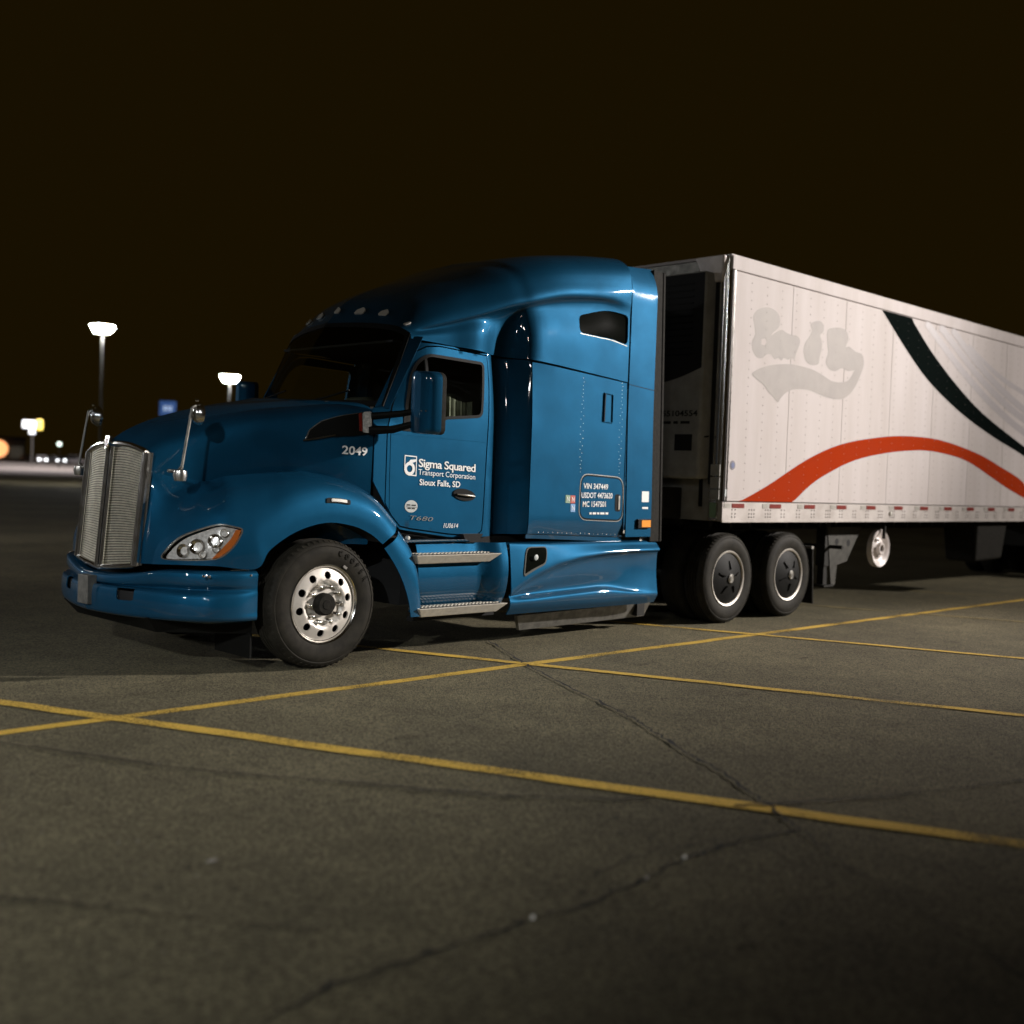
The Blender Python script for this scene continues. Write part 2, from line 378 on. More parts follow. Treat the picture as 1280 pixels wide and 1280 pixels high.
def text(name, txt, T, mat, parent, bold=.0, shear=0, space=1, cap=True):
    """T(a, b): a 0..1 along the line, b 0..1 from the baseline to cap height -> xyz"""
    v, f = text_mesh(txt, bold, shear, space)
    x0, x1 = v[:, 0].min(), v[:, 0].max(); h = text_mesh('H', bold)[0][:, 1].max()
    return mk(name, [T((x-x0)/(x1-x0), y/h) for x, y in v], f, mat, parent, smooth=False)
def side_text(name, txt, x0, z0, x1, z1, h, parent, mat='white_print', lift=.006, **k):
    def T(a, b):
        X = x0+(x1-x0)*a; Z = z0+(z1-z0)*a+h*b; return (X, float(side_w(X, Z))-lift, Z)
    return text(name, txt, T, mat, parent, **k)

def marks(name, T, widths, mat, parent):
    """a line of print too small to read: short bars, T(a, b) as in text()"""
    V = []; F = []; tot = sum(widths)+.35*sum(widths)/len(widths)*(len(widths)-1); g = .35*sum(widths)/len(widths)/tot; a = 0
    for w in widths:
        n = len(V); a1 = a+w/tot; V += [T(a, 0), T(a1, 0), T(a1, 1), T(a, 1)]; F.append((n, n+1, n+2, n+3)); a = a1+g
    return mk(name, V, F, mat, parent, smooth=False)
# ---------- body surfaces (metres; X runs back along the truck, near flank at Y = 0) ----------
def sstep(a, b, x):
    t = np.clip((x-a)/(b-a), 0, 1)
    return t*t*(3-2*t)

def loft(cols):
    """bicubic Catmull-Rom surface through a grid of points; returns P(u, v)"""
    A = np.array(cols, float)
    nu, nv = A.shape[:2]
    A = np.concatenate([2*A[:1]-A[1:2], A, 2*A[-1:]-A[-2:-1]], 0)
    A = np.concatenate([2*A[:, :1]-A[:, 1:2], A, 2*A[:, -1:]-A[:, -2:-1]], 1)
    def w(t):
        return np.stack([-.5*t+t*t-.5*t**3, 1-2.5*t*t+1.5*t**3, .5*t+2*t*t-1.5*t**3, -.5*t*t+.5*t**3], -1)
    def P(u, v):
        u = np.asarray(u, float); v = np.asarray(v, float)
        u = np.clip(u, 0, nu-1-1e-9); v = np.clip(v, 0, nv-1-1e-9)
        i = np.floor(u).astype(int); j = np.floor(v).astype(int)
        wu = w(u-i); wv = w(v-j)
        out = 0
        for a in range(4):
            for b in range(4):
                out = out + (wu[..., a]*wv[..., b])[..., None]*A[i+a, j+b]
        return out
    P.nu, P.nv = nu, nv
    return P

# lower cab and sleeper flank, parameters X and Z
def side_w(X, Z):
    w = .17 + .11*sstep(1.89, 2.03, X) - .23*sstep(2.06, 2.285, X)
    w = w + (1-sstep(1.9, 2.6, X))*.08*np.clip((Z-2.0)/.7, 0, 2)**1.6
    xf = .74 + .5*(np.clip(Z, 2.0, 3)-2.12)
    d = np.clip((xf+.26-X)/.3, 0, 3)
    w = w + .13*d**2*sstep(1.9, 2.15, Z)
    w = w + .03*sstep(1.14, .96, Z)*sstep(2.2, 2.35, X)
    return w
def side_P(X, Z):
    X = np.asarray(X, float); Z = np.asarray(Z, float)
    return np.stack([X, side_w(X, Z), Z], -1)
side_P.xz = True

ROOF = [
 [1.02, [(.29,2.695),(.30,2.72),(.32,2.75),(.37,2.775),(.42,2.80),(.55,2.825),(.85,2.85),(1.22,2.86)]],
 [1.20, [(.27,2.69),(.275,2.75),(.315,2.79),(.30,2.83),(.34,2.90),(.48,2.99),(.80,3.06),(1.22,3.08)]],
 [1.45, [(.24,2.675),(.24,2.78),(.27,2.86),(.235,2.905),(.27,3.01),(.41,3.12),(.76,3.22),(1.22,3.25)]],
 [1.72, [(.19,2.66),(.18,2.82),(.205,2.945),(.165,2.99),(.20,3.10),(.34,3.24),(.70,3.35),(1.22,3.38)]],
 [2.00, [(.27,2.645),(.25,2.85),(.22,3.01),(.10,3.08),(.12,3.19),(.25,3.35),(.62,3.47),(1.22,3.50)]],
 [2.15, [(.19,2.635),(.185,2.865),(.18,3.055),(.07,3.125),(.095,3.235),(.225,3.405),(.59,3.525),(1.22,3.56)]],
 [2.285, [(.05,2.625),(.055,2.88),(.10,3.10),(.045,3.17),(.07,3.28),(.20,3.46),(.56,3.58),(1.22,3.62)]],
 [2.60, [(.05,2.61),(.05,2.90),(.085,3.17),(.03,3.25),(.05,3.36),(.16,3.55),(.51,3.67),(1.22,3.70)]],
 [2.95, [(.05,2.585),(.05,2.92),(.08,3.22),(.03,3.30),(.045,3.41),(.14,3.61),(.48,3.735),(1.22,3.765)]],
 [3.30, [(.05,2.56),(.05,2.95),(.07,3.25),(.03,3.325),(.04,3.45),(.13,3.66),(.46,3.785),(1.22,3.81)]],
 [3.63, [(.05,2.535),(.05,2.92),(.052,3.20),(.042,3.33),(.042,3.48),(.12,3.70),(.43,3.815),(1.22,3.84)]],
]
def _roof_cols():
    out = []
    for X, prof in ROOF:
        B = .22*(1-sstep(1.0, 1.9, X))
        out.append([(X - B*min(1, max(0, (w-.33)/.89))**.8, w, z) for w, z in prof])
    return out
roof_P = loft(_roof_cols())

FEND = [
 [(-1.175,.72,.80),(-1.165,.72,.95),(-1.14,.72,1.12),(-1.11,.725,1.3),(-1.09,.74,1.45),(-1.07,.79,1.6)],
 [(-1.14,.50,.81),(-1.12,.50,.94),(-1.07,.52,1.09),(-1.0,.56,1.22),(-.92,.62,1.34),(-.85,.70,1.46)],
 [(-1.045,.27,.82),(-1.04,.265,.94),(-.985,.285,1.09),(-.92,.33,1.23),(-.82,.42,1.35),(-.72,.60,1.43)],
 [(-.89,.11,.82),(-.89,.105,.95),(-.86,.12,1.10),(-.81,.17,1.25),(-.71,.29,1.38),(-.62,.52,1.47)],
 [(-.61,.025,.80),(-.66,.025,.94),(-.68,.045,1.09),(-.64,.10,1.25),(-.56,.22,1.395),(-.48,.46,1.49)],
 [(-.50,.015,.94),(-.54,.015,1.04),(-.53,.035,1.18),(-.48,.09,1.31),(-.41,.20,1.43),(-.35,.43,1.51)],
 [(-.27,.012,1.075),(-.30,.012,1.17),(-.29,.03,1.29),(-.26,.08,1.395),(-.23,.18,1.47),(-.20,.38,1.53)],
 [(.0,.012,1.14),(.0,.012,1.235),(.0,.03,1.34),(.0,.08,1.43),(.0,.17,1.485),(.0,.33,1.53)],
 [(.25,.012,1.115),(.285,.012,1.205),(.31,.03,1.30),(.33,.08,1.38),(.34,.15,1.43),(.35,.27,1.47)],
 [(.43,.012,1.05),(.49,.012,1.13),(.53,.03,1.21),(.56,.08,1.28),(.58,.14,1.32),(.59,.23,1.36)],
 [(.56,.012,.965),(.64,.012,1.02),(.70,.03,1.06),(.74,.07,1.11),(.77,.13,1.14),(.79,.22,1.16)],
]
fend_P = loft(FEND)

HOOD = [
 [-1.13, [(.79,.95),(.77,1.20),(.755,1.42),(.765,1.56),(.83,1.635),(1.0,1.67),(1.22,1.69)]],
 [-.95, [(.76,.95),(.73,1.20),(.71,1.46),(.72,1.62),(.78,1.73),(.96,1.79),(1.22,1.82)]],
 [-.70, [(.72,.95),(.68,1.22),(.64,1.54),(.64,1.74),(.71,1.85),(.92,1.91),(1.22,1.94)]],
 [-.35, [(.64,.95),(.58,1.25),(.52,1.60),(.50,1.85),(.58,1.96),(.85,2.02),(1.22,2.05)]],
 [.0, [(.52,.95),(.46,1.25),(.38,1.64),(.36,1.90),(.45,2.02),(.75,2.08),(1.22,2.11)]],
 [.30, [(.36,.95),(.31,1.25),(.24,1.66),(.23,1.95),(.31,2.07),(.65,2.12),(1.22,2.14)]],
 [.55, [(.20,.95),(.19,1.25),(.175,1.66),(.175,1.96),(.24,2.08),(.55,2.13),(1.22,2.15)]],
]
def _hood_cols():
    out = []
    for X, prof in HOOD:
        B = .10*(1-sstep(-1.1, -.2, X)) + .30*sstep(-.2, .5, X)
        out.append([(X - B*min(1, max(0, (w-prof[3][0])/(1.22-prof[3][0])))**1.5, w, z) for w, z in prof])
    return out
hood_P = loft(_hood_cols())

def interp_cols(xs, f):
    return [f(x) for x in xs]
def _fair(X):
    za = np.interp(X, [2.03,2.3,2.65,3.0,3.35,3.8,4.25], [.49,.62,.73,.79,.82,.835,.835])
    zb = np.interp(X, [2.03,2.8,3.4,3.8,4.25], [.425,.455,.475,.43,.40])
    k = float(np.interp(X, [2.03,2.3,3.4,3.85,4.25], [.2,1,1,.25,.0]))
    k2 = float(np.interp(X, [2.03,2.4,3.5,4.25], [.3,1,1,.5]))
    y = .0 + .03*float(sstep(4.0, 4.25, X))
    za = max(za, zb+.05)
    return [(X, y+.13, .95), (X, y+.07, .938), (X, y+.045, .905), (X, y+.004, za+.012), (X, y+.02+.03*k2, za-.03),
            (X, y+.02+.04*k2, (za+zb)/2), (X, y+.02+.05*k, zb+.035), (X, y+.012, zb-.012), (X, y+.02, .36), (X, y+.06, .295)]
fair_P = loft([_fair(x) for x in np.linspace(2.05, 4.24, 15)])
_BUMP_PLAN = [(-.60,.015),(-.78,.02),(-.95,.085),(-1.08,.23),(-1.17,.44),(-1.245,.72),(-1.30,.98),(-1.325,1.22)]
def _bump():
    out = []
    for k, (x, y) in enumerate(_BUMP_PLAN):
        a = np.array(_BUMP_PLAN[max(0, k-1)]); b = np.array(_BUMP_PLAN[min(7, k+1)]); t = (b-a)/np.linalg.norm(b-a)
        n = np.array([t[1], -t[0]])              # inward
        if n[0]*.7+n[1] < 0: n = -n
        f = min(1, k/2)
        tz = [0, 0, 0, 0, -.01, -.05, -.075, -.08][k]; bz = [.0, .0, .0, 0, -.005, -.01, -.01, -.01][k]
        out.append([(x+n[0]*d, y+n[1]*d, z) for d, z in ((.07, .785+tz), (.015, .775+tz), (.0, .745+tz), (.005, .68+tz*.6), (.03*f+.004, .645+tz*.3),
              (-.02*f, .615), (-.035*f, .56), (-.035*f, .48), (-.02*f, .425+bz), (.05, .40+bz))])
    return out
bump_P = loft(_bump())
# ---------- end of surfaces ----------
PO = {'amber': [(3.78, 2.08), (3.67, 1.72), (3.36, 0.95), (3.09, 0.46), (2.78, 0.35), (3.01, 0.98), (3.32, 1.58), (3.55, 2.07)],
 'door': [(0.701, 1.915), (0.8, 2.121), (0.898, 2.331), (1.012, 2.539), (1.094, 2.629), (1.214, 2.66), (1.918, 2.664), (1.87, 2.376), (1.83, 1.799),
          (1.809, 1.224), (1.77, 1.008), (1.405, 1.033), (0.968, 1.085), (0.863, 1.099), (0.773, 1.186), (0.727, 1.272)],
 'door_win': [(0.886, 1.972), (0.908, 2.162), (0.972, 2.37), (1.048, 2.5), (1.179, 2.587), (1.48, 2.59), (1.838, 2.583), (1.795, 2.298),
              (1.76, 2.067), (1.322, 2.026), (1.26, 1.974), (1.181, 1.901), (0.915, 1.9)],
 'fairwin': [(2.27, 2.15), (3.95, 2.15), (3.62, 2.85), (1.78, 2.92)],
 'fgap': [(9.88, 0.1), (10.0, 2.36)],
 'flap': [(7.252, 0.753), (7.554, 0.767), (7.594, 0.07)],
 'fmark': [(7.1, 1.78), (7.64, 1.91), (7.64, 1.39), (7.1, 1.29)],
 'fog': [(5.46, 4.8), (4.78, 4.73), (4.78, 6.53), (5.43, 6.57)],
 'g_B1': [(5.614, 3.411), (5.646, 3.477), (5.755, 3.537), (5.905, 3.566), (6.036, 3.555), (6.131, 3.51), (6.163, 3.436), (6.13, 3.361), (6.03, 3.299),
          (5.994, 3.26), (6.082, 3.305), (6.21, 3.349), (6.319, 3.325), (6.427, 3.316), (6.565, 3.31), (6.611, 3.256), (6.576, 3.18), (6.527, 3.102),
          (6.505, 3.041), (6.422, 3.047), (6.371, 3.021), (6.276, 3.033), (6.225, 2.999), (6.157, 3.021), (6.08, 2.999), (5.998, 3.048),
          (5.896, 3.031), (5.836, 2.989), (5.722, 2.985), (5.629, 3.052), (5.61, 3.147), (5.665, 3.237), (5.645, 3.331)],
 'g_B2': [(7.222, 3.459), (7.381, 3.511), (7.562, 3.526), (7.687, 3.497), (7.727, 3.409), (7.674, 3.31), (7.766, 3.32), (7.927, 3.275), (8.088, 3.26),
          (8.145, 3.171), (8.104, 3.088), (8.049, 2.988), (7.949, 3.042), (7.762, 3.017), (7.606, 3.041), (7.458, 2.99), (7.307, 2.999),
          (7.211, 3.08), (7.261, 3.191), (7.237, 3.294)],
 'g_and': [(6.829, 3.487), (6.939, 3.537), (7.068, 3.546), (7.131, 3.493), (7.122, 3.432), (7.054, 3.379), (7.103, 3.31), (7.098, 3.204),
           (7.063, 3.111), (7.04, 3.034), (6.87, 3.01), (6.754, 3.051), (6.698, 3.148), (6.722, 3.254), (6.814, 3.338), (6.864, 3.417)],
 'g_hole': [(5.794, 3.195), (5.869, 3.218), (5.911, 3.173), (5.863, 3.133), (5.798, 3.14)],
 'g_sw': [(5.637, 2.796), (5.807, 2.874), (6.059, 2.933), (6.374, 2.973), (6.648, 2.975), (6.932, 2.957), (7.168, 2.91), (7.349, 2.865),
          (7.531, 2.858), (7.743, 2.891), (7.86, 2.972), (7.946, 3.073), (8.097, 3.166), (8.148, 3.139), (8.08, 3.007), (7.966, 2.855),
          (7.819, 2.734), (7.64, 2.662), (7.398, 2.648), (7.159, 2.668), (6.925, 2.703), (6.726, 2.709), (6.507, 2.689), (6.348, 2.636),
          (6.247, 2.57), (6.185, 2.515), (6.088, 2.573), (5.98, 2.621), (5.871, 2.697), (5.741, 2.742)],
 'headlight': [(1.08, 0.35), (1.16, 0.81), (1.51, 1.51), (1.97, 1.83), (2.74, 2.18), (3.4, 2.16), (3.78, 2.08), (3.67, 1.72), (3.36, 0.95),
               (3.09, 0.46), (2.78, 0.35), (1.78, 0.31)],
 'markers': [(0.0, 7.0), (0.0, 6.78), (0.0, 6.41), (0.23, 4.11)],
 'metal': [(2.471, 0.27), (4.425, 0.156), (4.378, 0.039), (3.041, 0.07)],
 'nose': [(0.267, 3.355), (0.16, 3.348), (0.098, 3.169), (-0.007, 3.162), (-0.1, 3.157), (0.121, 1.944), (0.015, 1.945), (-0.055, 1.597)],
 'plate': [(7.0, 2.33), (6.59, 2.08), (6.41, 7.82), (7.0, 7.71)],
 'reef': [(0.507, 2.695), (0.102, 2.785), (0.046, 1.676), (0.451, 1.596), (0.51, 2.314), (0.141, 2.309), (0.421, 2.083), (0.194, 2.083),
          (0.185, 1.918), (0.413, 1.916), (0.137, 3.884), (0.515, 3.923), (0.024, 3.315), (-0.072, 1.421)],
 'roof_win': [(7.8, 1.54), (7.99, 1.62), (8.76, 1.7), (9.77, 1.95), (9.88, 1.86), (9.88, 1.03), (9.73, 0.95), (8.73, 0.95), (7.8, 1.08)],
 'seam': [(0.559, 1.481), (0.593, 2.008), (1.918, 2.664), (3.61, 2.532), (3.743, 0.976), (2.299, 1.024)],
 't_blk': [(8.564, 3.832), (8.984, 3.822), (9.467, 3.817), (10.032, 3.488), (10.84, 3.113), (11.85, 2.742), (13.435, 2.333), (13.454, 2.181),
           (12.179, 2.435), (11.018, 2.723), (9.951, 3.094), (9.199, 3.487)],
 't_disc': [(5.318, 1.769), (8.433, 0.745)],
 't_g1': [(9.942, 3.863), (10.531, 3.539), (11.23, 3.239), (12.121, 2.917), (13.405, 2.562)],
 't_g2': [(10.368, 3.859), (10.921, 3.579), (11.644, 3.275), (12.564, 2.973), (13.379, 2.764)],
 't_g3': [(10.758, 3.847), (11.33, 3.563), (12.231, 3.229), (13.36, 2.916)],
 't_red': [(5.473, 1.357), (6.054, 1.556), (6.897, 1.889), (7.636, 2.094), (8.442, 2.214), (9.321, 2.289), (10.412, 2.289), (11.634, 2.158),
           (12.533, 1.985), (13.51, 1.747), (13.548, 1.452), (12.947, 1.634), (12.255, 1.805), (11.37, 2.018), (10.56, 2.103), (9.811, 2.117),
           (8.892, 2.046), (8.053, 1.921), (7.471, 1.762), (7.014, 1.594), (6.584, 1.359)],
 'tank': [(11.309, 1.035), (13.226, 1.024), (13.163, 0.514), (11.453, 0.486), (13.813, 1.02)],
 'toolbox': [(2.993, 1.574), (3.084, 1.607), (3.483, 1.57), (3.586, 1.509), (3.629, 1.414), (3.615, 1.237), (3.557, 1.165), (3.472, 1.141),
             (3.11, 1.173), (3.001, 1.234), (2.96, 1.35), (2.975, 1.496)],
 'txt': [(0.878, 1.757), (1.024, 1.614), (1.039, 1.683), (1.7, 1.658), (1.043, 1.588), (1.056, 1.5), (1.524, 1.497), (0.275, 1.718), (0.468, 1.7),
         (3.014, 1.412), (3.38, 1.449), (2.985, 1.319), (3.422, 1.363), (3.025, 1.227), (3.355, 1.259), (0.89, 1.28), (0.922, 1.146), (1.186, 1.187),
         (1.318, 1.11), (1.513, 1.138), (1.647, 1.351), (3.903, 1.32), (3.92, 1.107), (2.763, 1.408), (2.842, 1.402), (2.848, 1.31), (1.004, 1.057)],
 'vent': [(3.275, 2.402), (3.42, 2.398), (3.425, 2.114), (3.267, 2.121)],
 'vent_h': [(3.94, 2.43), (4.1, 2.8), (4.38, 3.08), (5.24, 3.29), (5.86, 3.52), (5.84, 2.59), (5.24, 2.55)],
 'vis': [(7.96, 0.967), (8.906, 0.957), (8.469, 0.574), (8.239, 0.58), (8.121, 0.305)],
 'ws_edge': [(0.731, 2.117), (1.049, 2.738)]}
# ================= ground =================
struct(mk('ground', [(-700, -700, 0), (900, -700, 0), (900, 1300, 0), (-700, 1300, 0)], [(0, 1, 2, 3)], 'asphalt', smooth=False))
def ribbon(name, pts, w, mat, z=.004, jit=0, parent=None, wj=0):
    P = [np.array(p, float) for p in pts]; out = []; n = len(P)
    for i, p in enumerate(P):
        t = P[min(i+1, n-1)]-P[max(i-1, 0)]; t /= np.linalg.norm(t)+1e-9; q = np.array([-t[1], t[0]])
        c = p+q*float(np.clip(rng.normal(0, 1), -1.6, 1.6))*jit; ww = (w if not isinstance(w, (list, tuple)) else w[i])*(1+rng.uniform(-wj, wj))
        out += [(*(c-q*ww/2), z), (*(c+q*ww/2), z)]
    uv = [(i//2*.2, i % 2) for i in range(len(out))]
    return mk(name, out, [(2*i, 2*i+2, 2*i+3, 2*i+1) for i in range(n-1)], mat, parent, smooth=False, uv=uv)
def seg(a, b, n): return [(a[0]+(b[0]-a[0])*t/n, a[1]+(b[1]-a[1])*t/n) for t in range(n+1)]
# long line beside the truck and the angled bay lines that start on it
struct(ribbon('painted_line', seg((-9, -.76), (16, -.68), 60), .125, 'yellow_paint', .004, .006, wj=.05))
u_ = np.array([-.41, .912]); u_ = u_/np.linalg.norm(u_)
def bay(x, yend0, yend1, w=.11, mat='yellow_paint', z=.008, th=114.5):
    c, s = math.cos(R(th)), math.sin(R(th)); p0 = (x+c/s*(yend0+.68), yend0); p1 = (x+c/s*(yend1+.68), yend1)
    return struct(ribbon('painted_line', seg(p0, p1, 40), w, mat, z, .006, wj=.05))
bay(-2.10, -9.5, 2.6, .150, th=113.6)
bay(1.52, -9.5, 3.2, .125, th=112.5)
bay(4.92, -9.5, 3.6, .115, th=111)
bay(8.6, -9.5, 4.2, .12, 'faded_paint', th=111)
bay(12.3, -9.5, 4.2, .10, 'faded_paint', th=111)
bay(-5.8, -9.5, 4.2, .11, 'faded_paint', th=114)
def crack(pts, w, n=7, jit=.011, mat='inner_black'):
    out = []
    for a, b in zip(pts[:-1], pts[1:]): out += seg(a, b, n)[:-1]
    out.append(pts[-1])
    ws = [w*(.55+.7*abs(math.sin(i*.9)+.6*math.sin(i*.37+1)))*.7 for i in range(len(out))]
    return struct(ribbon('pavement_crack', out, ws, mat, .0105, jit, wj=.5))
crack([(2.13,.35),(1.56,-.62),(1.11,-1.49),(.7,-2.38),(.5,-2.75),(.09,-3.4),(-.09,-3.77),(-.39,-4.21),(-.69,-4.62)], .022, 13)
crack([(-.69,-4.62),(-.94,-4.96),(-1.19,-5.42),(-1.6,-6.1)], .009, 10)
crack([(-.69,-4.62),(-1.01,-4.53),(-1.4,-4.52),(-1.78,-4.57),(-2.13,-4.6),(-2.38,-4.56),(-2.62,-4.56),(-2.88,-4.55),(-3.24,-4.54),(-3.48,-4.6)], .016, 9)
crack([(-1.1,-4.45),(-1.5,-4.37),(-1.95,-4.42)], .006, 9)
struct(ribbon('tar_stain', spline([(-3.4,.1),(-3.1,-.45),(-2.83,-.99),(-2.61,-1.48),(-2.39,-1.95),(-2.11,-2.39),(-1.79,-2.82),(-1.44,-3.32),(-1.03,-3.73),(-.8,-3.89)], 6, False), .10, 'tar_stain', .0125, .008, wj=.3))
struct(ribbon('tar_stain', spline([(-.62,-4.22),(-.45,-4.3),(-.16,-4.44),(.14,-4.58),(.43,-4.69),(.75,-4.81),(1.09,-4.92),(1.6,-5.1)], 6, False), .09, 'tar_stain', .0125, .008, wj=.35))
struct(ribbon('tar_stain', spline([(-3.9,-2.9),(-3.68,-3.23),(-3.45,-3.55),(-3.23,-3.88),(-3.0,-4.2)], 6, False), .09, 'tar_stain', .0125, .006, wj=.35))
def blotch(x, y, r, sq=.6, ang=0):
    n = 22; pts = [(x+(r*(.75+.35*rng.random())*math.cos(t)), y+r*sq*(.75+.35*rng.random())*math.sin(t)) for t in np.linspace(0, 2*math.pi, n, endpoint=False)]
    return [(a, b, .0125) for a, b in pts]
for x, y, r in ((-3.35,-2.35,.07),(-3.05,-2.3,.06),(-2.75,-1.7,.05),(-3.55,-4.4,.03),(1.9,-2.6,.07),(2.3,-1.3,.09),(3.9,-1.9,.08),(.75,-1.6,.05),(-2.3,-3.1,.05),(.2,-3.6,.10),(-1.0,-2.2,.12),(3.1,-3.0,.13),(1.0,-4.9,.08),(-2.0,-5.2,.06),(6.2,-2.2,.2),(-1.6,-.2,.10),(2.2,-4.1,.05)):
    b_ = blotch(x, y, r, .5); struct(mk('tar_stain', b_, [tuple(range(len(b_)))], 'tar_stain', smooth=False, uv=[(0, .25)]*len(b_)))

# ================= wheels =================
def tire(c, r, w, parent, side=-1, tread=True, name='tire'):
    """c: centre of the outer face, tyre grows away from it (towards +Y when side = -1)"""
    s = -side
    b = B(); sw = [(.300, .035), (.310, .012), (.330, .002), (.36, -.006), (.40, -.010), (.435, -.006), (.452, .004), (.458, .0), (.468, .004), (.485, .018), (r-.008, .040), (r, .062)]
    prof = [(q[0], q[1]*1) for q in sw]; n = 72
    if tread:
        for k in range(4):
            y0 = .062+(w-.124)*(k+.5)/4
            prof += [(r, y0-.010), (r-.014, y0-.006), (r-.014, y0+.006), (r, y0+.010)]
    prof += [(r, w-.062), (r-.008, w-.04), (.47, w-.01), (.40, w+.005), (.31, w-.02), (.30, w-.04)]
    b.lathe([(a, d*s) for a, d in prof], c, 'Y', n)
    o = b.build(name, 'tire_rubber', parent, ang=28)
    if tread:   # shoulder ribs
        q = B()
        for k in range(60):
            t = 2*math.pi*k/60; ca, sa = math.cos(t), math.sin(t); tx, tz = -sa, ca; h = .011
            def pt(rr, dy, e): return (c[0]+rr*ca+tx*e, c[1]+dy*s, c[2]+rr*sa+tz*e)
            q.hexa([pt(r-.030, .020, -h), pt(r-.030, .020, h), pt(r-.012, .045, h), pt(r-.012, .045, -h), pt(r-.024, .010, -h), pt(r-.024, .010, h), pt(r-.004, .033, h), pt(r-.004, .033, -h)])
        o2 = q.build('shoulder_ribs', 'tire_rubber', o, smooth=False); stuff(o2)
    return o
def ring_text(txt, c, r0, h, a0, da, parent, mat='rubber', y=-.012, bold=.02):
    V = []; F = []
    for i, ch in enumerate(txt):
        if ch == ' ': continue
        v, f = text_mesh(ch, bold); n = len(V); t = R(a0-da*i); w = h*1.05
        hh = .73
        for z in (0, 1):
            for x, yy in v:
                px = (x-.35)*w; py = (yy/hh)*h
                er = (math.cos(t), math.sin(t)); et = (math.sin(t), -math.cos(t))
                V.append((c[0]+er[0]*(r0+py)+et[0]*px, c[1]+y-(.004 if z else 0), c[2]+er[1]*(r0+py)+et[1]*px))
        m = len(v); F += [tuple(k+n+m for k in g) for g in f]
        e = {}
        for g in f:
            for a, b in zip(g, g[1:]+g[:1]): e[(a, b)] = 1
        F += [(a+n, b+n, b+n+m, a+n+m) for a, b in e if (b, a) not in e]
    return mk('raised_lettering', V, F, mat, parent, smooth=False)
def disc_P(c, prof):
    ra = np.array([p[0] for p in prof]); dy = np.array([p[1] for p in prof])
    def P(a, b):
        a = np.asarray(a, float); b = np.asarray(b, float); r = np.hypot(a, b)
        return np.stack([c[0]+a, c[1]+np.interp(r, ra, dy), c[2]+b], -1)
    return P
def circ(r, cx=0, cy=0, n=40): return [(cx+r*math.cos(t), cy+r*math.sin(t)) for t in np.linspace(0, 2*math.pi, n, endpoint=False)]
def steer_wheel(c, parent, side=-1):
    s = -side
    w = root('wheel', '', ''); del w['label']; del w['category']; w.parent = parent
    t = tire(c, .505, .28, w, side)
    if side == -1: 
        ring_text('COOPER', c, .395, .045, 72, 9.0, t)

        q = B(); 
        ta = R(58); q.prism([(.325, -.020), (.345, -.020), (.345, .020), (.325, .020)], lambda a, b_, d: (c[0]+math.cos(ta)*a+math.sin(ta)*b_, d, c[2]+math.sin(ta)*a-math.cos(ta)*b_), -.002, -.008); q.build('wheel_weight', 'aluminium', t)
    prof = [(.0, .036), (.10, .036), (.165, .036), (.172, .016), (.178, .004), (.20, .004), (.25, .016), (.272, .024), (.283, .030)]
    prof = [(a, d*s) for a, d in prof]
    holes = [circ(.031, .228*math.cos(t+.2), .228*math.sin(t+.2), 20) for t in np.arange(10)*2*math.pi/10]
    rim = panel('rim', disc_P(c, prof), circ(.283, n=90), holes, 'wheel_alloy', w, .02, .012, out=(0, side, 0), estep=.02)
    b = B(); b.lathe([(a, d*s) for a, d in [(.283, .030), (.286, .034), (.289, .026), (.294, .012), (.303, .004), (.309, .0), (.312, .004), (.308, .02), (.300, .05)]], c, 'Y', 90); b.build('rim_flange', 'chrome', rim)
    b = B(); b.lathe([(0, .25*s), (.30, .25*s), (.30, .085*s), (.285, .045*s)], c, 'Y', 40); b.build('wheel_well', 'inner_black', w)
    b = B(); b.lathe([(a, d*s) for a, d in [(.090, .046), (.088, -.006), (.082, -.022), (.074, -.028), (.040, -.029), (.036, -.034), (.0, -.035)]], c, 'Y', 40); b.build('hub', 'rubber', w)
    for k in range(10):
        t = 2*math.pi*k/10+.02; nc = (c[0]+.143*math.cos(t), c[1], c[2]+.143*math.sin(t)); b = B()
        b.lathe([(a, d*s) for a, d in [(.024, .046), (.024, .036), (.018, .030), (.018, -.004), (.013, -.016), (.006, -.020), (.0, -.021)]], nc, 'Y', 14); b.build('lug_nut', 'chrome', w, ang=50)
    return w
